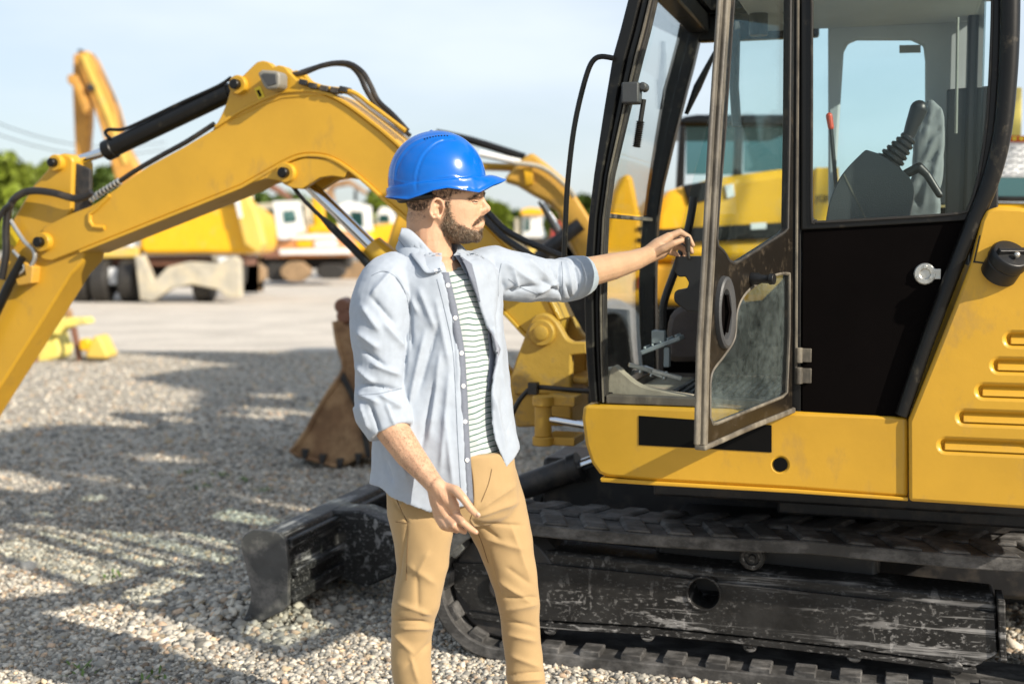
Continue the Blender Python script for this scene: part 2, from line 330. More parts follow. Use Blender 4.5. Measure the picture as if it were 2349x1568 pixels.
# ------------------------------------------------------------------ ground
def sheet(name, x0, x1, y0, y1, z, m, nx=1, ny=1):
    mb = MB(); 
    for j in range(ny+1):
        for i in range(nx+1): mb.v.append((x0+(x1-x0)*i/nx, y0+(y1-y0)*j/ny, z))
    for j in range(ny):
        for i in range(nx): a = j*(nx+1)+i; mb.f.append((a, a+1, a+nx+2, a+nx+1))
    mb.n = len(mb.v); return tag(mb.build(name, m, smooth=False), kind='structure')
def ground_mat(name, c1, c2, c3, vs, bump):
    m = bpy.data.materials.new(name); m.use_nodes = True; n = m.node_tree; b = n.nodes['Principled BSDF']; l = n.links.new
    b.inputs['Roughness'].default_value = .95; b.inputs['Specular IOR Level'].default_value = .2
    t = n.nodes.new('ShaderNodeTexCoord'); v = n.nodes.new('ShaderNodeTexVoronoi'); v.inputs['Scale'].default_value = vs; l(t.outputs['Object'], v.inputs['Vector'])
    s = n.nodes.new('ShaderNodeSeparateColor'); l(v.outputs['Color'], s.inputs[0])
    r = n.nodes.new('ShaderNodeValToRGB'); e = r.color_ramp.elements; e[0].color = (*c1, 1); e[1].color = (*c3, 1); q = e.new(.5); q.color = (*c2, 1); l(s.outputs[0], r.inputs[0])
    z = n.nodes.new('ShaderNodeTexNoise'); z.inputs['Scale'].default_value = .8; z.inputs['Detail'].default_value = 4; l(t.outputs['Object'], z.inputs['Vector'])
    mr = n.nodes.new('ShaderNodeMapRange'); mr.inputs[1].default_value = .3; mr.inputs[2].default_value = .7; mr.inputs[3].default_value = .82; mr.inputs[4].default_value = 1.12; l(z.outputs[0], mr.inputs[0])
    mm = n.nodes.new('ShaderNodeMix'); mm.data_type = 'RGBA'; mm.blend_type = 'MULTIPLY'; mm.inputs[0].default_value = 1; l(r.outputs[0], mm.inputs[6]); l(mr.outputs[0], mm.inputs[7]); l(mm.outputs[2], b.inputs['Base Color'])
    bp = n.nodes.new('ShaderNodeBump'); bp.inputs['Strength'].default_value = bump; bp.inputs['Distance'].default_value = .012; bp.invert = True; l(v.outputs['Distance'], bp.inputs['Height']); l(bp.outputs[0], b.inputs['Normal'])
    MT[name] = m; return m
ground_mat('gravel_ground', (.28, .25, .205), (.42, .38, .32), (.56, .52, .44), 48, 1.)
ground_mat('dusty_road', (.52, .475, .41), (.58, .53, .46), (.64, .585, .51), 30, .15)
sheet('ground', -900, 900, -60, 1500, 0, 'gravel_ground')
sheet('road', -90, 90, 17.0, 90, .004, 'dusty_road')
mat('stone', (.4, .38, .34), .9, var=.12, vscale=90, attr='Col', bump=.25, bscale=220, spec=.25)
def stones(name, n, xr, yr, s0, s1, sink=.35, big=.0):
    t = (1+5**.5)/2; ico = np.array([(-1, t, 0), (1, t, 0), (-1, -t, 0), (1, -t, 0), (0, -1, t), (0, 1, t), (0, -1, -t), (0, 1, -t), (t, 0, -1), (t, 0, 1), (-t, 0, -1), (-t, 0, 1)])/math.sqrt(1+t*t)
    fc = np.array([(0, 11, 5), (0, 5, 1), (0, 1, 7), (0, 7, 10), (0, 10, 11), (1, 5, 9), (5, 11, 4), (11, 10, 2), (10, 7, 6), (7, 1, 8), (3, 9, 4), (3, 4, 2), (3, 2, 6), (3, 6, 8), (3, 8, 9), (4, 9, 5), (2, 4, 11), (6, 2, 10), (8, 6, 7), (9, 8, 1)])
    y = yr[0]+(yr[1]-yr[0])*rng.random(n); hw = y*.42+.25; x = (rng.random(n)*2-1)*hw
    if xr: x = xr[0]+(xr[1]-xr[0])*rng.random(n)
    s = s0+(s1-s0)*rng.random(n)**2.2
    v = ico[None]*(1+.75*(rng.random((n, 12, 1))-.5))*(.6+.8*rng.random((n, 1, 3)))*np.array([1, 1, .66])
    a = rng.random(n)*6.283; b = (rng.random(n)-.5)*1.1; ca, sa, cb, sb = np.cos(a), np.sin(a), np.cos(b), np.sin(b)
    Rm = np.zeros((n, 3, 3)); Rm[:, 0, 0] = ca; Rm[:, 0, 1] = -sa*cb; Rm[:, 0, 2] = sa*sb; Rm[:, 1, 0] = sa; Rm[:, 1, 1] = ca*cb; Rm[:, 1, 2] = -ca*sb; Rm[:, 2, 1] = sb; Rm[:, 2, 2] = cb
    v = np.einsum('nij,nkj->nki', Rm, v)*s[:, None, None]/2
    v[:, :, 0] += x[:, None]; v[:, :, 1] += y[:, None]; v[:, :, 2] += (s*sink*.5)[:, None]
    V_ = v.reshape(-1, 3); F_ = (fc[None]+12*np.arange(n)[:, None, None]).reshape(-1, 3)
    me = bpy.data.meshes.new(name); me.vertices.add(len(V_)); me.vertices.foreach_set('co', V_.ravel()); me.loops.add(F_.size); me.loops.foreach_set('vertex_index', F_.ravel().astype(np.int32))
    me.polygons.add(len(F_)); me.polygons.foreach_set('loop_start', np.arange(0, F_.size, 3, dtype=np.int32)); me.update(calc_edges=True); me.validate()
    k = rng.random(n)**1.1; base = np.stack([.23+.48*k, .225+.43*k, .205+.35*k], 1); w = rng.random(n); 
    base[w < .10] *= np.array([1.0, .80, .66]); base[(w > .10) & (w < .17)] *= np.array([1.02, .88, .70]); base[w > .90] *= .55
    c = np.repeat(np.concatenate([base, np.ones((n, 1))], 1), 12, 0)
    ca_ = me.color_attributes.new('Col', 'FLOAT_COLOR', 'POINT'); ca_.data.foreach_set('color', c.ravel()); me.materials.append(MT['stone'])
    o = bpy.data.objects.new(name, me); COL.objects.link(o); tag(o, kind='stuff'); return o
o = stones('gravel', 120000, None, (3.9, 7.4), .008, .029); tag(o, 'loose grey and beige crushed gravel covering the yard in front', 'gravel')
o = stones('far_gravel', 42000, None, (7.4, 16.8), .016, .040); tag(o, 'finer looking gravel stretching back to the pale road', 'gravel')
o = stones('large_stones', 420, None, (3.9, 12), .035, .075, .25); tag(o, 'scattered larger broken stones on the gravel', 'stones')
o = stones('gravel_heap', 2600, (-1.45, -.72), (4.45, 5.3), .010, .045); tag(o, 'small heap of brownish gravel pushed up against the dozer blade', 'gravel heap')
me = o.data; co = np.empty(len(me.vertices)*3); me.vertices.foreach_get('co', co); co = co.reshape(-1, 3); gc = G(575, 1405)
co[:, 2] += .075*np.exp(-(((co[:, 0]-gc.x)/.20)**2+((co[:, 1]-gc.y)/.22)**2)); me.vertices.foreach_set('co', co.ravel()); me.update()
# ------------------------------------------------------------------ main excavator
EX = empty('excavator', O, -A, 'yellow compact excavator with black cab, its door standing open beside the man', 'excavator')
def cut(o, mb):
    me = bpy.data.meshes.new('c'); me.from_pydata(mb.v, [], mb.f); bm = bmesh.new(); bm.from_mesh(me); bmesh.ops.recalc_face_normals(bm, faces=bm.faces); bm.to_mesh(me); bm.free()
    c = bpy.data.objects.new('c', me); COL.objects.link(c); c.matrix_world = Matrix.Translation(O)@Matrix.Rotation(-A, 4, 'Z') if o.parent is not None else Matrix()
    mods = [(m_.type, m_.width) for m_ in o.modifiers if m_.type == 'BEVEL']; 
    for m_ in list(o.modifiers): o.modifiers.remove(m_)
    b = o.modifiers.new('b', 'BOOLEAN'); b.operation = 'DIFFERENCE'; b.object = c; b.solver = 'EXACT'
    bpy.context.view_layer.update(); dg = bpy.context.evaluated_depsgraph_get(); nm = bpy.data.meshes.new_from_object(o.evaluated_get(dg)); o.modifiers.clear(); o.data = nm; bpy.data.objects.remove(c)
    for (_, w) in mods:
        q = o.modifiers.new('bevel', 'BEVEL'); q.width = w; q.segments = 2; q.limit_method = 'ANGLE'; q.angle_limit = R(40)
    nm.polygons.foreach_set('use_smooth', [True]*len(nm.polygons)); nm.set_sharp_from_angle(angle=R(35))
    if mods: o.modifiers.new('wn', 'WEIGHTED_NORMAL').keep_sharp = True
def pxl(v): return v*4.0/F
YN = .0                                                  # near side plane of the house
# -- lower body skirt
sk_px = [(1337, 935), (1345, 927), (1500, 932), (1820, 944), (2083, 958), (2083, 1141), (1820, 1122), (1500, 1104), (1392, 1094), (1374, 1087), (1356, 1062), (1342, 1020), (1334, 960)]
mb = MB(); mb.px(sk_px, -.012, .10)
skirt = mb.build('side_skirt', 'yellow_paint', EX, bevel=.012)
c = M(1790, 1065, -.012); cut(skirt, MB().cyl((c.x, -.05, c.z), (c.x, .06, c.z), .017, n=24))
MB().cyl((c.x, -.0122, c.z), (c.x, .03, c.z), .0215, n=28).build('access_hole', 'black_decal', EX, smooth=False)
mb = MB(); mb.px([(1376, 1096), (1500, 1104), (1820, 1122), (2083, 1141), (2083, 1149), (1820, 1131), (1500, 1113), (1378, 1105)], -.020, .09); mb.build('skirt_flange', 'yellow_paint', EX, bevel=.003)
mb = MB(); mb.px([(1465, 953), (1770, 975), (1770, 1037), (1465, 1020)], -.0145, -.0125); mb.build('black_decal', 'black_decal', EX, smooth=False)
UR = M(2600, 1000, -.03).x-.04; mb = MB(); mb.box(((.10+UR)/2, .98, .80), (UR-.10, 1.72, .10)); mb.box((.55, .98, .73), (.9, 1.1, .10)); mb.build('house_frame', 'dark_steel', EX, bevel=.01)
mb = MB(); mb.box(((.1+UR)/2, 1.0, .62), (UR-.1, 1.1, .12)); mb.build('swivel_base', 'dark_steel', EX, bevel=.01)
mb = MB(); mb.box((1.0, .98, .62), (.95, .95, .22)); mb.build('turntable', 'dark_steel', EX, bevel=.01)
mb = MB(); mb.box(((.8+UR)/2, 1.42, 1.16), (UR-.8, .84, .62)); mb.box((1.15, 1.42, 1.0), (.9, .8, .3)); mb.build('engine_cover', 'yellow_paint', EX, bevel=.05)
# -- rear cover
rc = [(2085, 1150), (2084, 962), (2150, 800), (2190, 700), (2228, 600), (2250, 505), (2262, 482), (2290, 474), (2340, 476), (2430, 492), (2530, 560), (2590, 700), (2640, 900), (2660, 1140), (2600, 1176), (2349, 1167)]
mb = MB(); mb.px(rc, -.03, 1.86); cover = mb.build('rear_cover', 'yellow_paint', EX, bevel=.035, seg=4)
for m_ in cover.modifiers:
    if m_.type == 'BEVEL': m_.segments = 4
cc = MB()
for (x0, y0) in ((2322, 778), (2292, 838), (2257, 897), (2213, 957), (2170, 1021)):
    a = M(x0, y0, -.03); b_ = M(x0+190, y0+14, -.03); r = .017
    pts = [(a.x+r*math.cos(t), a.z+r*math.sin(t)) for t in np.linspace(math.pi/2, 3*math.pi/2, 8)]+[(b_.x+r*math.cos(t), a.z+r*math.sin(t)) for t in np.linspace(-math.pi/2, math.pi/2, 8)]
    cc.plate(pts, -.09, -.008)
cut(cover, cc)
for (x0, y0) in ((2322, 778), (2292, 838), (2257, 897), (2213, 957), (2170, 1021)):
    a = M(x0, y0, -.03); b_ = M(x0+190, y0+14, -.03)
    mb = MB(); q = [(-.028, a.z-.014), (-.009, a.z+.013), (-.009, a.z-.017)]
    mb.prism([Vector((a.x-.004, p[0], p[1])) for p in q], [Vector((b_.x, p[0], p[1])) for p in q]); mb.build('vent_louvre', 'yellow_paint', EX, bevel=.003)
mb = MB(); mb.px([(2233, 598), (2300, 607), (2400, 622), (2400, 625), (2300, 610), (2232, 602)], -.0315, -.02); mb.px([(2233, 600), (2246, 540), (2249, 540), (2236, 600)], -.0315, -.02); mb.build('cover_seam', 'black_paint', EX, smooth=False)
mb = MB(); a = M(2292, 612, -.05); ax = Vector((.36, -.62, .70)).normalized(); a = Vector((a.x, a.y+.03, a.z-.02))
mb.lathe(a, ax, [(0, .052), (.045, .052), (.05, .047), (.052, .056), (.075, .056), (.085, .050), (.088, .02)], 30)
x_ = ax.cross(Vector((0, 0, 1))).normalized(); y_ = ax.cross(x_); mb.box(a+ax*.092, (.092, .016, .018), Matrix((x_, y_, ax)).transposed()); mb.build('fuel_cap', 'dark_plastic', EX, bevel=.002)
mb = MB(); mb.sphere(a+ax*.100+y_*.02, .009, 10, 6); mb.build('cap_lock', 'zinc', EX)
# -- cab shell, near side
mb = MB(); mb.px([(1840, 526), (2222, 506), (2175, 640), (2120, 790), (2060, 957), (1838, 945)], .004, .04); mb.build('side_panel', 'black_panel', EX, bevel=.004)
inner = [(2278, -70), (2274, 100), (2264, 280), (2247, 400)]+bez2([(2228, 462), (2218, 482), (2200, 490)], 4)+bez2([(1884, 510), (1870, 506), (1862, 494)], 4)+[(1862, -70)]
outer = [(1838, -70), (1838, 528), (2226, 506), (2262, 440), (2290, 310), (2306, 100), (2311, -70)]
mb = MB(); mb.px(outer+inner, -.004, .045); mb.build('window_surround', 'black_paint', EX, bevel=.004)
mb = MB(); mb.px([(1860, -72)]+[(1860, 500), (1880, 512), (2205, 494), (2232, 470), (2250, 400), (2268, 280), (2278, 100), (2281, -72)], .012, .017); mb.build('side_window', 'side_glass', EX, smooth=False)
wl = bez2([(1862, -70), (1862, 250), (1862, 490), (1872, 506), (1890, 509), (2050, 500), (2200, 489), (2224, 472), (2245, 405), (2264, 280), (2274, 100), (2278, -70)], 6)
mb = MB(); mb.tube([M(x, y, -.006) for x, y in wl], .0045, 6); mb.build('window_gasket', 'black_rubber', EX)
mb = MB(); tp = bez([M(x, y, -.01) for x, y in ((2316, -75), (2315, 80), (2309, 200), (2296, 320), (2268, 425), (2228, 520), (2180, 640), (2120, 800), (2068, 952))], 6); mb.tube(tp, [.030-.010*i/(len(tp)-1) for i in range(len(tp))], 14); mb.build('rear_corner_post', 'black_paint', EX)
mb = MB(); mb.px([(1812, -75), (1838, -75), (1838, 946), (1812, 943)], .006, .06); mb.build('door_post', 'black_paint', EX, bevel=.004)
mb = MB(); mb.tube([M(x, y, 0) for x, y in ((1831, -75), (1829, 300), (1827, 600), (1826, 870))], .0042, 6); mb.build('door_seal', 'seal_rubber', EX)
d = M(2122, 628, 0); mb = MB(); mb.lathe((d.x, .006, d.z), (0, -1, 0), [(0, .032), (.008, .032), (.012, .029), (.012, .016), (.006, .014)], 26); mb.box((d.x+.033, 0, d.z), (.022, .01, .03))
for t in (90, 210, 330): mb.cyl((d.x+.021*math.cos(R(t)), -.006, d.z+.021*math.sin(R(t))), (d.x+.021*math.cos(R(t)), -.009, d.z+.021*math.sin(R(t))), .006, n=10)
mb.build('panel_lock', 'zinc', EX, bevel=.001)
# -- front post (profile u(z) reused for the far side)
fl = [(1455, -75), (1440, 0), (1422, 70), (1405, 130), (1385, 250), (1362, 400), (1350, 500), (1342, 600), (1340, 700), (1343, 800), (1349, 880), (1354, 923)]
fr_ = [(1524, -75), (1502, 0), (1486, 70), (1470, 130), (1440, 250), (1404, 400), (1390, 500), (1386, 600), (1385, 700), (1386, 800), (1388, 880), (1389, 923)]
def strip(a0, a1, v0, v1):
    l_ = [(p[0]*(1-a0)+q[0]*a0, p[1]) for p, q in zip(fl, fr_)]; r_ = [(p[0]*(1-a1)+q[0]*a1, p[1]) for p, q in zip(fl, fr_)]
    return l_+r_[::-1]
mb = MB(); mb.px(strip(0, .46, 0, 0), -.012, .06); mb.px(strip(.50, .78, 0, 0), -.002, .05); mb.build('front_post', 'black_paint', EX, bevel=.006)
mb = MB(); mb.px(strip(.46, .50, 0, 0), .004, .05); mb.px(strip(.78, .86, 0, 0), -.008, .05); mb.build('post_seal', 'seal_rubber', EX, bevel=.002)
mb = MB(); mb.px(strip(.86, 1.0, 0, 0), .006, .06); mb.build('post_trim', 'black_rubber', EX, bevel=.003)
CW = .93
prof = []
for p, q in zip(fl, fr_):
    m0 = M(p[0], p[1], 0); m1 = M(q[0], q[1], 0); prof.append((m0.x, m1.x, m0.z))
mb = MB(); mb.plate([(a, z) for a, b, z in prof]+[(b, z) for a, b, z in prof[::-1]], CW-.06, CW); mb.build('front_post', 'black_paint', EX, bevel=.006)
ztop = prof[0][2]; gl_u = [((a+b)/2, z) for a, b, z in prof]
def uof(z):
    q = sorted(gl_u, key=lambda t: t[1]); return float(np.interp(z, [t[1] for t in q], [t[0] for t in q]))
# roof
u1 = M(2315, -75, 0).x; ua = prof[0][0]
mb = MB(); mb.plate([(ua, ztop+.002), (ua+.03, ztop+.09), (ua+.12, ztop+.13), (u1-.05, ztop+.13), (u1+.03, ztop+.08), (u1+.03, ztop+.002)], -.012, CW); roof = mb.build('roof', 'black_paint', EX, bevel=.012); cut(roof, MB().box((ua+.33, CW/2, ztop), (.42, CW-.24, .5))); MB().box((ua+.33, CW/2, ztop+.10), (.44, CW-.22, .005)).build('roof_hatch_glass', 'side_glass', EX, smooth=False)
# roof opening in front part: glazed hatch edge bar
# windshield, upper and lower
def pane(z0, z1, name, m, off=.0):
    mb = MB(); n = 8; A_ = []; B_ = []
    for i in range(n+1):
        z = z0+(z1-z0)*i/n; u = uof(z)+off; A_.append((u, z)); B_.append((u+.005, z))
    mb.plate(A_+B_[::-1], .062, CW-.062); return mb.build(name, m, EX, smooth=False)
zs = M(1387, 494, .06).z
pane(zs+.012, ztop, 'windshield', 'clear_glass'); pane(M(1387, 915, .06).z, zs-.004, 'lower_windshield', 'clear_glass', -.012)
mb = MB(); mb.box((uof(zs)+.005, CW/2, zs), (.014, CW-.13, .014)); mb.build('windshield_rail', 'seal_rubber', EX, bevel=.002)
mb = MB(); mb.box((uof(ztop)+.02, CW/2, ztop-.035), (.075, CW-.13, .07)); mb.build('roof_rail', 'black_paint', EX, bevel=.008)
mb = MB(); mb.box(((ua+.06+ua+.50)/2, CW-.03, ztop-.05), (.44, .055, .10)); mb.build('roof_rail', 'black_paint', EX, bevel=.01)
zf = M(1387, 915, 0).z
mb = MB(); mb.px([(1390, 906), (1606, 914), (1812, 921), (1812, 943), (1606, 933), (1390, 925)], .0, .05); mb.build('door_sill', 'seal_rubber', EX, bevel=.003)
mb = MB(); mb.box((uof(zf)+.01, CW/2, zf-.005), (.05, CW-.13, .04)); mb.build('front_sill', 'black_paint', EX, bevel=.004)
mb = MB(); mb.box((.78, CW/2, zf-.03), (1.5, CW-.1, .03)); mb.build('cab_floor', 'cab_floor', EX, bevel=.004)
mb = MB()
mb.box((.42, .5, zf-.006), (.46, .62, .012))
for i in range(17): mb.box((.215+i*.026, .5, zf+.004), (.011, .58, .010))
mb.build('floor_mat', 'floor_mat', EX, bevel=.002)
# cream corner moulding with rounded bump
mb = MB(); q = [M(x, y, .09) for x, y in bez2([(1398, 903), (1400, 862), (1410, 838), (1432, 856), (1470, 884), (1530, 898), (1590, 908), (1500, 909)], 4)]
mb.plate([(p.x, p.z) for p in q], .07, .13); p = M(1408, 862, .12); mb.lathe((p.x, .12, p.z-.035), (0, 0, 1), [(0, .045), (.02, .045), (.03, .032), (.045, .03), (.055, .036), (.062, .03), (.066, .01)], 20); mb.build('corner_moulding', 'cab_floor', EX, bevel=.004)
# far side
mb = MB(); ub = M(1545, 300, CW).x
mb.plate([(uof(zf)+.05, zf), (u1, zf), (u1, zf+.62), (.75, zf+.62), (.42, zf+.28), (uof(zf)+.05, zf+.24)], CW-.05, CW-.012); mb.build('far_side_panel', 'black_panel', EX, bevel=.006)
def FP(*pts): return [(lambda p: (p.x, p.z))(M(x, y, CW-.04)) for x, y in pts]
mb = MB(); z2 = ztop-.03
top_in = FP((1935, 120), (1945, 100), (1965, 92), (2090, 92), (2118, 105), (2122, 140)); bt = FP((1938, 470), (2122, 470))
mb.plate([(FP((1900, 0))[0][0], z2)]+[FP((1900, 480))[0], FP((1912, 480))[0]]+top_in+[bt[1], (u1-.02, bt[1][1]), (u1-.02, z2)], CW-.045, CW-.015); mb.build('far_window_frame', 'liner_grey', EX, bevel=.008)
mb = MB(); mb.plate([(.05, zf+.3), (u1-.03, zf+.3), (u1-.03, z2), (.3, z2)], CW-.032, CW-.028); mb.build('far_window', 'side_glass', EX, smooth=False)
# rear wall and liner
mb = MB(); mb.px([(2172, 205), (2290, 195), (2290, 520), (2168, 520)], .74, .77); mb.build('rear_trim', 'dark_plastic', EX, bevel=.006)
mb = MB(); mb.px([(2063, 104), (2112, 103), (2112, 121), (2063, 122)], CW-.05, CW-.047); mb.build('window_label', 'lamp_grey', EX, smooth=False)
mb = MB(); mb.tube([M(2197, 40, .5), M(2195, 180, .5), M(2193, 306, .5)], .005, 8); mb.build('seat_belt', 'lamp_grey', EX)
mb = MB(); mb.box((u1-.06, CW/2, zf+.28), (.05, CW-.08, .58)); mb.box((u1-.05, CW-.14, zf+1.0), (.05, .12, .9)); mb.build('rear_wall', 'dark_plastic', EX, bevel=.01)
mb = MB(); mb.box((u1-.42, CW/2+.02, ztop-.05), (.75, CW-.14, .05)); mb.build('headliner', 'liner_grey', EX, bevel=.01)
mb = MB(); mb.box((u1-.055, CW/2-.05, zf+1.0), (.006, CW-.34, .84)); mb.build('rear_window', 'side_glass', EX, smooth=False)
# seat with draped jacket look
mb = MB(); mb.px(bez2([(2075, 560), (2080, 470), (2094, 400), (2100, 310), (2116, 255), (2130, 226), (2150, 238), (2166, 265), (2164, 400), (2152, 450), (2160, 560)], 4), .36, .78)
mb.v = [tuple(fromM(*p)) for p in mb.v]
jk = [(2140, 240, 2120, 320, 6, 9), (2125, 330, 2160, 290, 5, -9), (2150, 300, 2110, 400, 7, 10), (2118, 380, 2160, 340, 4, -9), (2160, 330, 2130, 450, 6, 9), (2105, 420, 2140, 400, 5, -8), (2130, 400, 2115, 480, 6, 8), (2145, 420, 2150, 480, 5, 7), (2112, 300, 2135, 280, 4, -8), (2090, 450, 2115, 470, 5, -7)]
seat, _, _ = remesh('seat_back', mb, .009, 'seat_fabric', None, 5, None, lambda co, no: fold(co, no, jk)+no*(vnoise(co, 12)*.008)[:, None])
inv = (Matrix.Translation(O)@Matrix.Rotation(-A, 4, 'Z')).inverted(); seat.data.transform(inv); seat.parent = EX
mb = MB(); mb.box((M(2060, 520, .5).x-.06, .57, zf+.40), (.42, .46, .13)); mb.build('seat_cushion', 'seat_fabric', EX, bevel=.04)
mb = MB(); mb.box((M(2060, 520, .5).x-.06, .57, zf+.16), (.34, .36, .36)); mb.build('seat_base', 'dark_plastic', EX, bevel=.02)
con = bez2([(1893, 515), (1903, 462), (1930, 402), (1978, 350), (1990, 344)], 5)+bez2([(2015, 352), (2060, 382), (2090, 412), (2098, 445), (2092, 480), (2086, 520)], 5)
mb = MB(); mb.px(con, .13, .30); mb.build('arm_console', 'grey_plastic', EX, bevel=.02)
mb = MB(); mb.px([(1934, 400), (1937, 398), (1990, 505), (1987, 507)], .1285, .131); mb.build('console_seam', 'seal_rubber', EX, smooth=False)
mb = MB(); a = M(2040, 372, .2); b_ = M(2083, 318, .2)
for i in range(6):
    t = i/5; p = a.lerp(b_, t); d_ = (b_-a).normalized(); mb.lathe(p-d_*.012, d_, [(0, .030-.012*t), (.009, .044-.018*t), (.016, .044-.018*t), (.022, .030-.012*t)], 18)
mb.build('lever_bellows', 'dark_plastic', EX)
mb = MB(); c = M(2094, 285, .2); e = M(2108, 250, .2); mb.chain([(b_, .018), (c, .022), (e, .027)]); mb.build('joystick', 'dark_plastic', EX)
mb = MB(); mb.chain([(M(2080, 398, .16), .014), (M(2108, 384, .15), .015), (M(2126, 400, .15), .012), (M(2155, 446, .15), .011)]); mb.build('grab_handle', 'dark_plastic', EX)
mb = MB(); mb.tube([M(1918, 430, .5), M(1912, 360, .5), M(1906, 290, .5)], .007, 8); lv = mb.build('lock_lever', 'dark_plastic', EX)
mb = MB(); mb.cone(M(1906, 292, .5), .010, M(1902, 266, .5), .011); mb.build('lever_tip', 'red_plastic', EX)
# travel lever, pedal, tilting console by the door
mb = MB(); mb.tube(bez([M(x, y, .42) for x, y in ((1592, 452), (1580, 520), (1556, 600), (1524, 690), (1520, 740), (1522, 775))], 5), .014, 10); mb.build('travel_lever', 'dark_plastic', EX)
mb = MB(); p = M(1520, 790, .42)
mb.box(p, (.145, .09, .016), Matrix.Rotation(R(-22), 3, 'Y')); mb.box(p+Vector((-.01, -.01, .028)), (.045, .05, .045)); mb.box(p+Vector((.02, -.02, -.04)), (.02, .03, .07))
for i in range(5): mb.box(p+Vector((-.055+i*.027, 0, .012+(-.055+i*.027)*.40)), (.008, .09, .010), Matrix.Rotation(R(-22), 3, 'Y'))
mb.build('travel_pedal', 'pedal_steel', EX, bevel=.003)
mb = MB(); mb.px(bez2([(1532, 830), (1528, 760), (1545, 712), (1600, 694), (1690, 690), (1700, 830)], 3), .55, .80); mb.build('seat_skirt', 'brown_vinyl', EX, bevel=.02)
mb = MB(); 
for x, y, v_, r_ in ((1475, 838, .35, 20), (1500, 846, .42, -25), (1530, 852, .30, 10)): mb.box(M(x, y, v_)-Vector((0, 0, .01)), (.10, .03, .014), Matrix.Rotation(R(r_), 3, 'Z')@Matrix.Rotation(R(15), 3, 'Y')); mb.cyl(M(x, y, v_), M(x-6, y+18, v_), .007, n=8)
mb.build('foot_pedal', 'zinc', EX, bevel=.002)
mb = MB(); hk = bez2([(1549, 588), (1547, 618), (1556, 634), (1572, 634)], 3)+bez2([(1580, 648), (1574, 662), (1556, 664), (1547, 672), (1547, 690), (1562, 704), (1576, 714)], 4)+[(1640, 716), (1640, 588)]
mb.px(hk, .012, .15); mb.build('lever_console', 'dark_plastic', EX, bevel=.008)
def KP(x, y, Y=3.958): return toM(W(x, y, Y))
mb = MB(); mb.chain([(KP(1580, 592), .0055), (KP(1578, 572), .0055)]); mb.chain([(KP(1578, 574), .0075), (KP(1577, 549), .0095)]); mb.build('control_knob', 'hose_rubber', EX)
mb = MB(); mb.cyl(M(1740, 48, .5)+Vector((0, 0, .06)), M(1740, 48, .5)-Vector((0, 0, .05)), .032, n=16); mb.tube([M(1740, 20, .5), M(1775, 12, .5), M(1815, 40, .5)], .006, 6); mb.build('cab_mirror', 'dark_plastic', EX, bevel=.01)
mb = MB(); mb.tube([M(1688, 50, .85), M(1684, 200, .85), M(1690, 290, .85)], .018, 8); mb.build('inner_pillar', 'grey_plastic', EX)
mb = MB(); mb.tube([M(x, y, CW-.02) for x, y in ((1640, 120), (1600, 200), (1574, 262))], [.008, .016, .008], 8); mb.build('gas_strut', 'dark_plastic', EX)
mb = MB(); p = M(1450, 215, .0); mb.box((p.x, -.005, p.z), (.055, .06, .065)); p = M(1476, 200, 0); mb.cyl((p.x, -.02, p.z), (p.x, .03, p.z), .014, n=14); mb.build('door_latch', 'grey_plastic', EX, bevel=.006)
mb = MB(); a = M(1477, 228, .02); b_ = M(1460, 338, .02); n_ = 14
mb.tube([a.lerp(b_, t) for t in (0, .5, 1)], .008, 8)
for i in range(n_): p = a.lerp(b_, .45+.55*i/n_); mb.lathe(p, (b_-a), [(0, .009), (.003, .0145), (.006, .009)], 10)
mb.build('latch_cord', 'hose_rubber', EX)
mb = MB(); mb.tube(bez([M(x, y, -.03) for x, y in ((1408, 134), (1380, 130), (1362, 138), (1348, 165), (1330, 230), (1316, 300), (1306, 380), (1300, 450), (1297, 520), (1294, 600), (1297, 650), (1342, 668))], 5), .0085, 10); mb.build('grab_rail', 'black_paint', EX)
# -- open door
Hh = M(1824, 900, -.006); zb = M(1822, 955, 0).z; wd = .66
def dpt(phi, s): return Vector((Hh.x-math.cos(phi)*s, Hh.y-math.sin(phi)*s, 0))
def pxof(p): 
    w_ = fromM(p.x, p.y, p.z); x, y, f = proj(np.array([w_])); return float(x[0]), float(y[0])
lo, hi = R(30), R(110)
for _ in range(40):
    mid = (lo+hi)/2; p = dpt(mid, wd); p.z = zb; lo, hi = (mid, hi) if pxof(p)[0] < 1603 else (lo, mid)
PHI = lo; dd = Vector((-math.cos(PHI), -math.sin(PHI), 0)); dn = Vector((math.sin(PHI), -math.cos(PHI), 0))
p = dpt(PHI, wd); p.z = zb; print('door', math.degrees(PHI), pxof(p), 'zb', zb, 'vt')
if dn.dot(toM(CAM)-Hh) < 0: dn = -dn
def D(px, py, off=0.):
    r = ray(px, py); c0 = toM(CAM); r1 = toM(CAM+r)-c0; t = (Hh+dn*off-c0).dot(dn)/r1.dot(dn); return c0+r1*t
def dplate(mb, pts, o0, o1): return mb.prism([D(x, y, 0)+dn*o0 for x, y in pts], [D(x, y, 0)+dn*o1 for x, y in pts])
dout = [(1686, -125), (1676, 0), (1656, 300), (1640, 600), (1628, 800), (1622, 1018), (1630, 1022), (1818, 938), (1820, 500), (1824, -125)]
up_h = [(1694, -105), (1684, 0), (1664, 300), (1650, 470), (1645, 545)]+bez2([(1648, 564), (1664, 580), (1674, 598), (1686, 604)], 4)+[(1700, 598), (1800, 534), (1808, 524), (1812, 300), (1815, -105)]
lo_h = bez2([(1812, 628), (1790, 628), (1750, 643), (1712, 672), (1692, 712), (1686, 775), (1662, 815), (1636, 850), (1630, 880)], 4)+[(1630, 955), (1636, 972), (1648, 970), (1796, 910), (1806, 900), (1812, 760)]
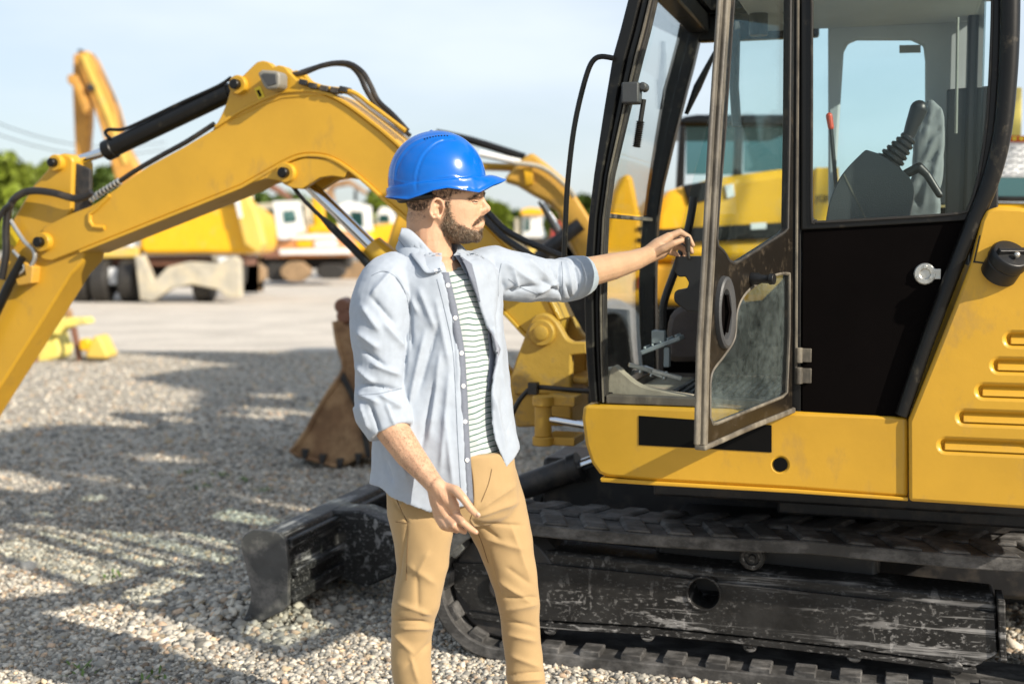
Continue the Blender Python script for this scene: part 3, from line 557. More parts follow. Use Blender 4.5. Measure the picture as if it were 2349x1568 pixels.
mb = MB(); dplate(mb, dout, -.024, 0); door = mb.build('door', 'dusty_door', EX, bevel=.004, ); tag(door, 'open black cab door with dusty glass')
cc = MB(); dplate(cc, up_h, -.09, .05); dplate(cc, lo_h, -.09, .05); cut(door, cc)
def grow(pts, k): 
    cx_ = sum(p[0] for p in pts)/len(pts); cy_ = sum(p[1] for p in pts)/len(pts); return [(cx_+(x-cx_)*k, cy_+(y-cy_)*k) for x, y in pts]
mb = MB(); dplate(mb, up_h, -.020, -.016); mb.build('door_window', 'door_glass', door, smooth=False)
mb = MB(); dplate(mb, lo_h, -.020, -.016); mb.build('lower_door_window', 'dirty_glass', door, smooth=False)
for nm_, hh in (('window_seal', up_h), ('lower_window_seal', lo_h)):
    mb = MB(); q = hh+[hh[0]]; mb.tube([D(x, y)-dn*.002 for x, y in q], .0048, 6, cap=False); mb.build(nm_, 'seal_rubber' if 'lower' in nm_ else 'black_rubber', door)
sr = [(1686, -125), (1676, 0), (1656, 300), (1640, 600), (1628, 800), (1623, 1022)]; sl = [(x-9, y) for x, y in sr]
mb = MB(); dplate(mb, sl+sr[::-1], -.028, .003); dplate(mb, [(x-10, y) for x, y in sl]+[(x-1, y) for x, y in sl[::-1]], -.018, -.006); mb.build('edge_seal', 'seal_rubber', door, bevel=.005)
mb = MB(); bs = bez2([(1614, 1034), (1660, 1014), (1720, 987), (1780, 963), (1822, 946)], 3); dplate(mb, bs+[(x, y-13) for x, y in bs[::-1]], -.028, .006); mb.build('bottom_seal', 'seal_rubber', door, bevel=.005)
mb = MB(); N_ = 32
def ell(cx, cy, a, b, off): return [D(cx+a*math.cos(2*math.pi*k/N_), cy+b*math.sin(2*math.pi*k/N_))+dn*off for k in range(N_)]
mb.loft([ell(1660, 716, 21, 84, .0), ell(1659, 716, 20, 82, .013), ell(1658, 716, 17, 76, .017), ell(1657, 720, 12, 58, .013), ell(1656, 722, 10.5, 52, -.004)], cap=False); mb.build('handle_bezel', 'grey_plastic', door)
mb = MB(); mb.loft([ell(1658, 722, 11, 53, .001), ell(1658, 722, 10.5, 52, .0016)]); mb.tube([D(1662, 676)+dn*.006, D(1664, 716)+dn*.012, D(1661, 762)+dn*.006], .006, 8); mb.build('door_handle', 'black_panel', door)
mb = MB(); a = D(1724, 639); mb.lathe(a, dn, [(0, .018), (.02, .017), (.03, .012), (.052, .012), (.055, .016), (.068, .015)], 16); mb.build('door_stop', 'dark_plastic', door, bevel=.001)
for y0, y1 in ((797, 832), (842, 880)):
    mb = MB(); p0 = M(1832, y0, -.012); p1 = M(1832, y1, -.012); mb.cyl(p0, p1, .012, n=12); mb.box((p0+p1)/2+Vector((.02, .005, 0)), (.035, .012, abs(p1.z-p0.z)*.9)); mb.build('door_hinge', 'seal_rubber', EX, bevel=.002)
# -- undercarriage
gp = toM(G(1272, 1530)); VT = gp.y; print('VT', VT, 'blade', tuple(toM(G(545, 1440))))
uf = M(975, 1400, VT).x; zt = M(1330, 1203, VT).z; TL = 2.62; print('track', uf, zt)
TW = .36; Rr = zt/2-.012
def loop(off, n=160):
    """closed track path, off = distance outside the belt centre line"""
    r = Rr+off; ua_, ub_ = uf+Rr+.03, uf+TL-Rr; Ls = ub_-ua_; P_ = []; tot = 2*Ls+2*math.pi*Rr
    for i in range(n):
        s = tot*i/n
        if s < Ls: x = ub_-s; k = s/Ls; sag = -.012*abs(math.sin(k*math.pi*2.0)); p = (x, Rr+.012+r+sag); nr = (0, 1)
        elif s < Ls+math.pi*Rr: t = (s-Ls)/Rr; p = (ua_-r*math.sin(t), Rr+.012+r*math.cos(t)); nr = (-math.sin(t), math.cos(t))
        elif s < 2*Ls+math.pi*Rr: p = (ua_+(s-Ls-math.pi*Rr), Rr+.012-r); nr = (0, -1)
        else: t = (s-2*Ls-math.pi*Rr)/Rr; p = (ub_+r*math.sin(t), Rr+.012-r*math.cos(t)); nr = (math.sin(t), -math.cos(t))
        P_.append((p, nr))
    return P_
def track(v0):
    NB = 200; a = loop(-.034, NB); b = loop(.008, NB); mb = MB()
    q = []
    for (p, _), (p2, _) in zip(a, b): q.append([Vector((p[0], v0, p[1])), Vector((p2[0], v0, p2[1])), Vector((p2[0], v0+TW, p2[1])), Vector((p[0], v0+TW, p[1]))])
    q.append(q[0]); mb.loft(q, cap=False)
    nl = 40; lp = loop(.008, nl*6); lo_ = loop(.020, nl*6); li = loop(-.052, nl*6)
    n6 = nl*6
    for k in range(nl):
        i = k*6
        for half in (0, 1):                             # slanting outer lugs, two staggered halves
            va, vb_ = (v0+.006, v0+TW*.56) if half == 0 else (v0+TW*.44, v0+TW-.006); sh = 3 if half else 0; sl_ = 3
            A0, A1, B0, B1 = (i+sh) % n6, (i+sh+4) % n6, (i+sh+sl_) % n6, (i+sh+4+sl_) % n6
            if half: A0, A1, B0, B1 = B0, B1, A0, A1
            f = lambda L_, j, v: Vector((L_[j][0][0], v, L_[j][0][1]))
            def mid(L_, j, j2, v, t): a_, b__ = f(L_, j, v), f(L_, j2, v); return a_.lerp(b__, t)
            vs = [f(lp, A0, va), f(lp, A1, va), f(lp, B1, vb_), f(lp, B0, vb_), mid(lo_, A0, A1, va+.004, .15), mid(lo_, A0, A1, va+.004, .85), mid(lo_, B0, B1, vb_, .85), mid(lo_, B0, B1, vb_, .15)]
            mb.add(vs, [(0, 1, 2, 3), (4, 7, 6, 5), (0, 4, 5, 1), (1, 5, 6, 2), (2, 6, 7, 3), (3, 7, 4, 0)])
        j = (i+3) % n6; a_ = Vector((li[i][0][0], 0, li[i][0][1])); b__ = Vector((li[j][0][0], 0, li[j][0][1])); ao = Vector((lp[i][0][0], 0, lp[i][0][1])); bo = Vector((lp[j][0][0], 0, lp[j][0][1]))
        for (va, vb_) in (() if k/nl < .40 else ((v0+.014, v0+.11),)):             # inner ribs near the edge
            vs = []
            for v in (va, vb_):
                for pp in (a_, b__, bo, ao): vs.append(Vector((pp.x, v, pp.z)))
            mb.add(vs, [(0, 1, 2, 3), (7, 6, 5, 4), (0, 4, 5, 1), (1, 5, 6, 2), (2, 6, 7, 3), (3, 7, 4, 0)])
    return mb.build('rubber_track', 'track_rubber', EX, bevel=.004, seg=1)
def fix_ribs(): pass
track(VT); track(VT+1.25)
vf = VT+.075
for (dv, vis) in ((0, 1), (1.25, 0)):
    fp = [(1030, 1262), (1050, 1246), (1240, 1262), (1500, 1290), (2285, 1374), (2292, 1500), (2240, 1534), (1960, 1494), (1720, 1466), (1485, 1442), (1240, 1428), (1075, 1404), (1038, 1350)]
    q = [M(x, y, vf) for x, y in fp]
    if vis:
        mb = MB(); mb.plate([(p.x, p.z) for p in q], vf+.012, vf+.20)
        q2 = [M(x, y, vf) for x, y in ((1040, 1290), (1240, 1292), (1500, 1318), (2280, 1404), (2286, 1498), (2236, 1526), (1960, 1486), (1720, 1458), (1485, 1434), (1240, 1420), (1080, 1396), (1042, 1345))]
        fm = mb.build('track_frame', 'worn_frame', EX, bevel=.012)
        mb = MB(); mb.plate([(p.x, p.z) for p in q2], vf-.004, vf+.03); fc_ = mb.build('frame_side_plate', 'worn_frame', EX, bevel=.010)
        c = M(1615, 1360, vf); hc = MB().cyl((c.x, vf-.1, c.z), (c.x, vf+.16, c.z), .052, n=32); cut(fc_, hc); cut(fm, hc)
        mb = MB(); mb.ring((c.x, vf+.004, c.z), (0, -1, 0), .052, .060, .014, 32); mb.build('hole_rim', 'worn_frame', EX, bevel=.002)
        mb = MB(); mb.px([(1075, 1404), (1240, 1428), (1485, 1442), (1720, 1466), (1960, 1494), (2240, 1534), (2240, 1546), (1960, 1507), (1720, 1479), (1485, 1455), (1240, 1441), (1078, 1416)], vf-.012, vf+.10)
        for x, y in ((1262, 1440), (1485, 1454), (1720, 1478), (1960, 1502), (2190, 1530)):
            c = M(x, y, vf); mb.lathe((c.x, vf+.01, c.z), (0, -1, 0), [(0, .026), (.013, .025), (.016, .021), (.016, .010), (.019, .008), (.019, .003)], 20)
        mb.build('roller_guard', 'worn_frame', EX, bevel=.004)
        mb = MB(); mb.px([(2288, 1376), (2306, 1378), (2310, 1520), (2294, 1516)], vf-.02, vf+.12); mb.build('frame_end_rib', 'worn_frame', EX, bevel=.004)
        mb = MB(); c = M(1725, 1279, vf); mb.lathe((c.x, vf+.06, c.z), (0, -1, 0), [(0, .042), (.055, .042), (.062, .036), (.062, .026), (.052, .024), (.052, .012), (.066, .010), (.067, .003)], 26); mb.build('carrier_roller', 'worn_frame', EX)
    else:
        mb = MB(); mb.plate([(p.x, p.z) for p in q], VT+dv+.10, VT+dv+.26); mb.build('track_frame', 'worn_frame', EX, bevel=.012)
    for uu, nm_ in ((uf+.03+Rr, 'idler_wheel'), (uf+TL-Rr, 'drive_sprocket')):
        mb = MB(); mb.lathe((uu, VT+dv+.08, Rr+.012), (0, 1, 0), [(0, Rr-.05), (.04, Rr-.02), (.16, Rr-.02), (.20, Rr-.05)], 30); mb.lathe((uu, VT+dv+.05, Rr+.012), (0, 1, 0), [(0, .05), (.26, .05)], 16); mb.build(nm_, 'dark_steel', EX, bevel=.004)
mb = MB(); mb.box((uf+1.15, VT+TW/2+.62, .33), (.75, 1.15, .20)); mb.box((uf+1.3, VT+TW/2+.80, .36), (2.2, .34, .44)); mb.build('centre_frame', 'dark_steel', EX, bevel=.02)
# -- dozer blade
bp = toM(G(545, 1440)); VB = bp.y
pl = [(560, 1226), (580, 1214), (612, 1216), (640, 1222)]+[(655, 1240), (661, 1300), (661, 1388), (648, 1402), (600, 1425), (545, 1440)]+bez2([(560, 1415), (572, 1385), (574, 1350), (566, 1310), (556, 1270), (551, 1240)], 3)
q = [M(x, y, VB) for x, y in pl]
mb = MB(); mb.plate([(p.x, p.z) for p in q], VB, VB+.022); mb.build('blade_end_plate', 'bare_steel', EX, bevel=.004)
q = [M(x, y, VB) for x, y in [(590, 1222), (640, 1226), (652, 1244), (657, 1300), (656, 1386), (600, 1418), (560, 1432)]+[(574, 1405), (583, 1380), (585, 1345), (576, 1300), (566, 1250)]]
WB = 1.72
mb = MB(); mb.plate([(p.x, p.z) for p in q], VB+.024, VB+WB); mb.build('dozer_blade', 'blade_steel', EX, bevel=.006)
q = [M(x, y, VB) for x, y in pl]; mb = MB(); mb.plate([(p.x, p.z) for p in q], VB+WB+.002, VB+WB+.022); mb.build('blade_end_plate', 'bare_steel', EX, bevel=.004)
mb = MB(); p = M(657, 1318, VB); mb.box((p.x+.012, VB+WB/2, p.z), (.03, WB-.08, .03)); p = M(656, 1372, VB); mb.box((p.x+.010, VB+WB/2, p.z), (.03, WB-.06, .05)); p = M(650, 1250, VB); mb.box((p.x+.004, VB+WB/2, p.z), (.035, WB-.06, .035)); mb.build('blade_rib', 'blade_steel', EX, bevel=.006)
mb = MB(); p = M(548, 1436, VB); mb.box((p.x+.02, VB+WB/2, p.z+.016), (.10, WB+.03, .016), Matrix.Rotation(R(-38), 3, 'Y')); mb.build('cutting_edge', 'bare_steel', EX, bevel=.003)
ubk = M(655, 1300, VB).x; ztb = M(640, 1230, VB).z
for va in (VB+.46, VB+1.12):
    mb = MB(); mb.plate([(ubk-.03, .10), (ubk-.03, ztb+.005), (ubk+.10, ztb+.01), (ubk+.34, ztb-.07), (ubk+1.15, ztb-.09), (ubk+1.15, .19), (ubk+.34, .17), (ubk+.12, .06)], va, va+.15); mb.build('blade_arm', 'blade_steel', EX, bevel=.008)
mb = MB(); a = M(1185, 1122, .95); b_ = M(1326, 1070, .95); d_ = (b_-a).normalized(); mb.cyl(a-d_*.35, b_, .052, n=20); mb.cyl(b_-d_*.03, b_+d_*.01, .06, n=20); mb.build('blade_cylinder', 'dark_steel', EX, bevel=.003)
mb = MB(); mb.cyl(b_, b_+d_*.3, .024, n=16); mb.build('blade_rod', 'chrome', EX)
# -- swing post
v0, v1 = .82, 1.12
sw = [(1169, 868), (1185, 820), (1205, 766), (1219, 730)]+bez2([(1228, 722), (1245, 718), (1262, 724), (1277, 738)], 4)+bez2([(1290, 760), (1300, 776), (1314, 784)], 3)+[(1346, 784), (1346, 812), (1310, 815)]+[(1309, 870)]
mb = MB(); mb.px(sw+[(1312, 905), (1180, 905)], v0, v0+.05)
q = [M(x, y, v0) for x, y in sw+[(1312, 905), (1180, 905)]]; mb.plate([(p.x, p.z) for p in q], v1-.05, v1); mb.build('swing_bracket', 'yellow_cast', EX, bevel=.008)
mb = MB(); mb.px([(1169, 872), (1310, 872), (1313, 976), (1183, 980)], v0+.015, v1-.01); mb.px([(1305, 862), (1350, 866), (1350, 882), (1305, 880)], v0+.03, v1-.03); mb.px([(1310, 786), (1352, 786), (1352, 810), (1310, 812)], v0+.055, v1-.055); mb.build('swing_post', 'yellow_cast', EX, bevel=.01)
c = M(1245, 762.5, v0); mb = MB(); mb.lathe((c.x, v0+.02, c.z), (0, -1, 0), [(0, .052), (.040, .052), (.046, .047), (.046, .030), (.056, .028), (.059, .022)], 32); mb.build('boom_foot_pin', 'yellow_cast', EX)
for y0, y1 in ((907, 930), (1000, 1020)):
    mb = MB(); q = [M(x, y0+8, .60) for x in (1222, 1262, 1316)]; zz_ = M(1240, y1, .60).z; z1_ = M(1240, y0, .60).z; c = M(1246, y0, .60)
    mb.lathe((c.x, .60, zz_), (0, 0, 1), [(0, .040), (z1_-zz_, .040)], 24); mb.box((c.x+.06, .68, (zz_+z1_)/2), (.12, .16, (z1_-zz_)*.96)); mb.build('cylinder_lug', 'yellow_cast', EX, bevel=.004)
mb = MB(); c = M(1246, 930, .60); c2 = M(1246, 1000, .60); mb.cyl((c.x, .60, c2.z), (c.x, .60, c.z), .032, n=20); mb.build('cylinder_eye', 'yellow_cast', EX, bevel=.003)
mb = MB(); mb.cyl(M(1262, 961, .60), M(1345, 975, .60), .0145, n=16); mb.build('swing_rod', 'chrome', EX)
mb = MB(); mb.tube(bez([M(x, y, .72) for x, y in ((1172, 956), (1190, 920), (1216, 892), (1245, 888), (1300, 893), (1360, 897))], 5), .010, 8); c = M(1224, 890, .70); mb.box(c, (.035, .04, .045)); mb.build('grease_hose', 'hose_rubber', EX, bevel=.001)
# -- boom
bt_ = bez2([(113, 598), (90, 590), (86, 560), (100, 540), (118, 535)], 3)[::-1]
BV0, BV1 = .865, 1.055
top = [(225, 462), (255, 440), (340, 381), (420, 338), (494, 294), (550, 258), (602, 232)]+bez2([(650, 214), (700, 211), (745, 218), (790, 240), (850, 284), (905, 330), (960, 385), (1010, 430), (1065, 470), (1110, 515), (1160, 566), (1230, 640), (1280, 735)], 3)
bot = bez2([(1272, 775), (1245, 792), (1215, 775), (1150, 706), (1060, 620), (1000, 562), (949, 513), (894, 466), (843, 419), (800, 384), (760, 360), (720, 352), (680, 356), (640, 374)], 3)+[(553, 424), (450, 466), (350, 506), (238, 551), (180, 574)]
end = bez2([(118, 598), (96, 594), (86, 575), (86, 555)], 3)+[(100, 520), (162, 490), (205, 474)]
mb = MB(); mb.px(top+bot+end, BV0, BV1); boom = mb.build('boom', 'yellow_paint', EX, bevel=.006)
# protruding flange rims along the curved edges
def rim(pts, w, v0_, v1_, name='boom_rim'):
    P_ = [M(x, y, v0_) for x, y in pts]; mb = MB(); out = []
    for i, p in enumerate(P_):
        d_ = (P_[min(i+1, len(P_)-1)]-P_[max(i-1, 0)]).normalized(); nrm = Vector((-d_.z, 0, d_.x)); out.append(p+nrm*w)
    mb.plate([(p.x, p.z) for p in P_]+[(p.x, p.z) for p in out[::-1]], v0_, v1_); return mb.build(name, 'yellow_paint', EX, bevel=.003)
rim(top[4:], .014, BV0-.012, BV1+.012); rim(bot, .014, BV0-.012, BV1+.012)
# lower cylinder bracket under the arch
lb = [(548, 428), (640, 383), (700, 362), (760, 366), (800, 392), (790, 408), (762, 404), (735, 408), (712, 422), (694, 434), (672, 432), (655, 424), (640, 414), (612, 410), (585, 418), (560, 428)]
for a_, b__ in ((BV0-.006, BV0+.03), (BV1-.03, BV1+.006)):
    q = [M(x, y, BV0) for x, y in lb]; MB().plate([(p.x, p.z) for p in q], a_, b__).build('cylinder_bracket', 'yellow_paint', EX, bevel=.004)
def pin(x, y, r_px, name='pivot_pin', v=BV0, col='black_paint', boss=True):
    c = M(x, y, v); r = r_px*5.2/F
    if boss: MB().lathe((c.x, v+.01, c.z), (0, -1, 0), [(0, r*1.85), (.035, r*1.85), (.040, r*1.7), (.040, r*.5)], 26).build('pin_boss', 'yellow_paint', EX)
    MB().lathe((c.x, v-.01, c.z), (0, -1, 0), [(0, r), (.045, r), (.049, r*.8), (.05, r*.2)], 22).build(name, col, EX)
pin(661, 397, 12.5); pin(103, 555, 13)
# top bracket carrying the stick cylinder
tb = bez2([(488, 298), (506, 270), (522, 232), (530, 205), (543, 186)], 3)+[(560, 172), (580, 152)]+bez2([(590, 143), (604, 140), (618, 144), (628, 154)], 3)+bez2([(640, 150), (654, 154), (664, 166)], 3)+[(690, 192), (735, 208), (752, 219), (700, 222), (650, 226), (602, 243), (540, 272)]
for a_, b__ in ((BV0-.004, BV0+.035), (BV1-.035, BV1+.004)):
    q = [M(x, y, BV0) for x, y in tb]; MB().plate([(p.x, p.z) for p in q], a_, b__).build('stick_cylinder_bracket', 'yellow_paint', EX, bevel=.005)
pin(551, 196, 12)
mb = MB(); mb.px([(590, 168), (600, 160), (636, 163), (641, 172), (641, 196), (634, 204), (612, 206), (604, 198)], BV0-.09, BV0-.012); wl_ = mb.build('work_light', 'lamp_grey', EX, bevel=.008)
mb = MB(); mb.px([(598, 172), (604, 168), (632, 170), (634, 192), (614, 198)], BV0-.094, BV0-.088); mb.build('lamp_lens', 'grey_plastic', EX, bevel=.002)
mb = MB(); mb.px([(583, 203), (597, 197), (607, 222), (594, 231)], BV0-.007, BV0-.0045); mb.build('warning_sticker', 'sticker_yellow', EX, smooth=False)
mb = MB(); mb.px([(588, 208), (594, 206), (600, 219), (595, 223)], BV0-.009, BV0-.0072); mb.build('sticker_mark', 'black_decal', EX, smooth=False)
vm = (BV0+BV1)/2
mb = MB(); a = M(240, 348, vm); b_ = M(528, 211, vm); d_ = (b_-a).normalized(); mb.lathe(a-d_*.0, d_, [(0, .034), (.01, .046), (.05, .046), (.055, .041), ((b_-a).length, .041)], 24); mb.cyl(b_, M(551, 196, vm), .034, n=18); mb.build('stick_cylinder', 'black_paint', EX)
mb = MB(); mb.tube(bez([M(x, y, vm-.03) for x, y in ((252, 318), (242, 306), (250, 297), (285, 296), (340, 272), (420, 234), (500, 198), (530, 178))], 4), .008, 8); mb.build('cylinder_pipe', 'black_paint', EX)
mb = MB(); mb.cyl(M(140, 381, vm), a, .021, n=18); mb.build('stick_cylinder_rod', 'chrome', EX)
# stick
SV0, SV1 = vm-.075, vm+.075
st = bez2([(120, 372), (128, 358), (146, 352), (162, 358), (168, 372)], 3)+[(164, 480), (150, 505), (200, 560), (190, 600), (162, 630), (100, 730), (0, 887), (-90, 1030), (-130, 1100), (-175, 1100), (-160, 1020), (-60, 800), (-40, 700), (0, 590), (30, 500), (75, 425), (105, 392)]
mb = MB(); mb.px(st, SV0, SV1); mb.build('stick', 'yellow_paint', EX, bevel=.010)
pin(134, 374, 11, v=SV0)
for v_ in (SV0+.02, SV0+.11):
    mb = MB(); mb.px([(168, 372), (196, 384), (206, 300+90), (205, 480), (160, 500)], v_, v_+.02); mb.build('stick_rib', 'dark_steel', EX, bevel=.003)
mb = MB(); mb.px([(-420, 1120), (-860, 1000), (-970, 1120), (-960, 1290), (-840, 1350), (-720, 1310), (-680, 1200)], vm-.28, vm+.28); mb.build('digging_bucket', 'rust', EX, bevel=.02)
# bucket cylinder seen at the edge, links
mb = MB(); mb.tube([M(52, 590, SV0-.05), M(20, 655, SV0-.05), (M(-60, 820, SV0-.05))], [.016, .022, .022], 12); mb.build('bucket_cylinder', 'black_paint', EX)
mb = MB(); mb.tube(bez([M(x, y, SV0-.04) for x, y in ((24, 505), (55, 552), (76, 572), (80, 592), (70, 612))], 4), .010, 8); mb.tube(bez([M(x, y, SV0-.04) for x, y in ((30, 575), (52, 600), (55, 618), (40, 630), (28, 652))], 4), .009, 8); mb.build('steel_pipe', 'zinc', EX)
mb = MB(); mb.px([(52, 600), (76, 612), (72, 650), (40, 656), (34, 640), (58, 630)], SV0-.05, SV0+.01); mb.build('pipe_clamp', 'yellow_cast', EX, bevel=.006)
# boom cylinder
mb = MB(); a = M(699, 414, vm); b_ = M(865, 576, vm); mb.cyl(a, b_, .026, n=20); mb.build('boom_cylinder_rod', 'chrome', EX)
d_ = (b_-a).normalized(); e = M(1225, 935, vm); mb = MB(); mb.lathe(b_-d_*.03, (e-b_), [(0, .050), (.09, .058), (.12, .058), ((e-b_).length, .052)], 24); mb.build('boom_cylinder', 'yellow_paint', EX)
mb = MB(); mb.tube(bez([M(x, y, vm-.06) for x, y in ((672, 428), (700, 462), (760, 520), (830, 590), (880, 650), (960, 730))], 3), [.009]*6+[.017]*9+[.02], 12); mb.build('cylinder_guard', 'black_paint', EX)
# hoses
def hose(pts, r, v, m='hose_rubber', name='hydraulic_hose'): return MB().tube(bez([M(x, y, vv) for (x, y), vv in zip(pts, v if isinstance(v, list) else [v]*len(pts))], 6), r, 9).build(name, m, EX)
hose([(664, 174), (700, 166), (735, 152), (770, 145), (803, 147), (832, 166), (850, 196), (868, 232), (900, 262), (935, 300)], .011, BV0+.03)
hose([(668, 176), (710, 160), (760, 147), (800, 150), (824, 172), (842, 210), (870, 250), (905, 280), (940, 312)], .011, BV0+.07)
hose([(690, 182), (740, 200), (780, 206), (815, 214), (850, 240), (880, 262), (930, 300)], .009, BV0-.005, 'yellow_paint', 'boom_pipe')
hose([(700, 190), (760, 212), (800, 214), (850, 252), (900, 290), (950, 330)], .008, BV0+.04, 'zinc', 'boom_pipe')
mb = MB()
for x, y in ((700, 190), (722, 198), (748, 204), (772, 208), (792, 206)): mb.box(M(x, y, BV0), (.035, .05, .022), Matrix.Rotation(R(12), 3, 'Y'))
mb.build('pipe_fitting', 'dark_steel', EX, bevel=.003)
hose([(1080, 470), (1120, 511), (1150, 540), (1178, 560), (1205, 578), (1240, 600)], .014, BV0-.04); hose([(1095, 460), (1135, 505), (1160, 528), (1195, 548), (1236, 566), (1300, 592)], .014, BV0+.02)
hose([(492, 284), (430, 324), (370, 357), (310, 392), (262, 424), (225, 446)], .011, BV0+.03)
hose([(210, 440), (196, 450), (170, 455), (120, 442), (70, 438), (38, 452), (20, 480), (14, 530), (14, 580), (4, 640)], .0165, BV0-.03); hose([(-10, 520), (-2, 500), (10, 480), (26, 468)], .012, BV0-.06)
mb = MB()
for i in range(9): p = M(206+i*8, 458-i*5, BV0+.03); mb.lathe(p, Vector((1, 0, .5)), [(0, .008), (.004, .016), (.011, .016), (.014, .008)], 12)
mb.build('hose_fitting', 'zinc', EX)
mb = MB(); mb.px([(24, 505), (48, 540), (34, 566), (20, 558)], SV0-.012, SV0-.008); mb.build('warning_sticker', 'sticker_yellow', EX, smooth=False)
mb = MB(); pp = bez2([(205, 472), (212, 500), (210, 510), (216, 520), (232, 522)], 3); mb.tube([M(x, y, BV0-.002) for x, y in [(252, 448), (222, 478), (206, 490), (206, 508), (214, 520), (240, 522)]], .010, 8); mb.build('boom_weld', 'yellow_paint', EX)
# ------------------------------------------------------------------ person
PL = Vector((-.15, 3.36, 0))
e1 = Vector((.82, .57, 0)); e2 = Vector((.57, -.82, 0))       # his right-to-left, his front
body = MB()
def S(x, y, Y, r): return (W(x, y, Y), r*Y/F)               # pixel joint with pixel radius
# head: rings from the traced profile
hf = [(318, 1040, 985, .035), (335, 1072, 962, .055), (360, 1095, 945, .068), (395, 1108, 935, .075), (430, 1112, 931, .0765), (446, 1110.5, 931, .0755), (455, 1105, 932, .073), (466, 1103, 934, .072), (480, 1104.5, 937, .070), (492, 1105, 943, .066), (504, 1104, 955, .062), (514, 1102, 975, .059), (526, 1102, 995, .055), (538, 1100, 1008, .048), (548, 1091, 1020, .037), (555, 1074, 1035, .020)]
HY = 3.36; Fh = Vector((1, .06, 0)).normalized(); Sh = Vector((-.06, 1, 0)).normalized()
rings = []
for y, xf, xb, w in hf:
    c = W((xf+xb)/2, y, HY); a = (xf-xb)/2*HY/F; r = []
    for k in range(40):
        t = 2*math.pi*k/40; cx_, sy_ = math.cos(t), math.sin(t)
        ex = .80 if cx_ > 0 else .95; cx2 = math.copysign(abs(cx_)**ex, cx_); ww = w*(1-.10*max(0, cx_))
        r.append(c+Fh*(a*cx2)+Sh*(ww*math.copysign(abs(sy_)**.9, sy_)))
    rings.append(r)
body.loft(rings)
body.chain([(W(985, 500, HY), .060), (W(983, 550, HY), .058), (W(988, 615, HY+.01), .064), (W(992, 660, HY+.02), .085)], 20)
def HP_(x, y, s): p = W(x, y, HY); return p+Sh*s
# nose, brow, lips, chin, cheeks
body.chain([(HP_(1101, 452, 0), .0095), (HP_(1110, 468, 0), .0085), (HP_(1117.5, 478.5, 0), .0098)], 14)
body.chain([(HP_(1113, 484, 0), .0075), (HP_(1106, 490, 0), .007)], 12)
for s in (-1, 1):
    body.cone(HP_(1104.5, 484, .0115*s), .0065, HP_(1108, 481, .010*s), .0065)
    body.cone(HP_(1103, 447, .008*s), .0085, HP_(1092, 448, .036*s), .0105)
    body.cone(HP_(1100, 512, .012*s), .014, HP_(1094, 520, .016*s), .015)
body.sphere(HP_(1100.5, 504, 0), .0125, sc=(1, 1.5, .55)); body.sphere(HP_(1099.5, 516, 0), .0125, sc=(1, 1.4, .5)); body.sphere(HP_(1090, 537, 0), .019, sc=(.9, 1.3, 1))
# near and far ears
for s in (-1, 1):
    yy = .076*s
    el = []
    for k in range(15):
        t = R(250-k*24); rx, ry = (14.5, 22) ; el.append((HP_(1002+rx*math.cos(t)+(-2 if math.sin(t) < 0 else 1), 480-ry*math.sin(t), yy+s*(.010 if math.cos(t) < 0 else .004)), .0042))
    body.chain(el, 8); body.cone(HP_(1006, 500, yy+.004*s), .0075, HP_(1003, 494, yy+.005*s), .007)
    body.sphere(HP_(1003, 481, yy-.002*s), .018, sc=(.8, .32, 1.15)); body.cone(HP_(1012, 482, yy+.001*s), .0055, HP_(1013, 476, yy), .005)
    body.cone(HP_(1000, 470, yy+.006*s), .0036, HP_(996, 488, yy+.007*s), .0036)
# torso and legs below the clothes
TC = lambda y: W(1010, y, HY)
body.chain([(TC(640)-e1*.12, .05), (TC(700), .10), (TC(900), .11), (TC(1080), .12)], 16)
body.chain([(TC(650)+e1*.12, .05), (TC(700), .10)], 14)
body.chain([S(968, 1180, 3.32, 50), S(960, 1380, 3.32, 32), S(950, 1600, 3.345, 24), S(957, 1800, 3.37, 24)]); body.chain([S(1125, 1180, 3.40, 46), S(1186, 1380, 3.405, 30), S(1205, 1600, 3.425, 24), S(1210, 1790, 3.44, 24)])
# near arm
body.chain([S(880, 680, 3.24, 40), S(872, 860, 3.23, 40), S(900, 985, 3.19, 39), S(938, 1040, 3.16, 34), S(972, 1080, 3.13, 27), S(996, 1110, 3.11, 22.5)], 18)
body.chain([S(880, 640, 3.26, 45), S(1000, 640, 3.34, 60)], 14); body.chain([S(1100, 640, 3.43, 26), S(1000, 640, 3.34, 60)], 14)
nh = 3.10
body.chain([S(1003, 1112, nh, 19), S(1020, 1132, nh, 21), S(1040, 1158, nh-.005, 14.5), S(1047, 1178, nh-.005, 10.5)], 14)
body.chain([S(996, 1120, nh+.01, 17), S(1010, 1150, nh+.01, 19), S(1025, 1184, nh, 11)], 14)
body.chain([S(993, 1120, nh+.015, 14), S(1000, 1152, nh+.02, 15), S(1009, 1182, nh+.012, 11)], 14)
body.chain([S(1000, 1152, nh+.025, 12), S(1001, 1180, nh+.022, 9)], 14)
body.chain([S(1022, 1118, nh, 13), S(1045, 1124, nh-.02, 12.5), S(1062, 1141, nh-.035, 10.5), S(1080, 1166, nh-.035, 9.5), S(1095, 1181, nh-.03, 7.5)], 14)
body.chain([S(1046, 1178, nh-.008, 10.2), S(1061, 1197, nh-.03, 8.8), S(1077, 1210, nh-.022, 8), S(1092, 1220, nh-.012, 6.3)], 14)
body.chain([S(1025, 1186, nh, 10), S(1041, 1204, nh-.025, 8.6), S(1054, 1213, nh-.012, 7.8), S(1066, 1219, nh, 6.3)], 14)
body.chain([S(1009, 1186, nh+.012, 9.6), S(1026, 1207, nh-.012, 8.3), S(1038, 1213, nh, 7.6), S(1049, 1217, nh+.012, 6.2)], 14)
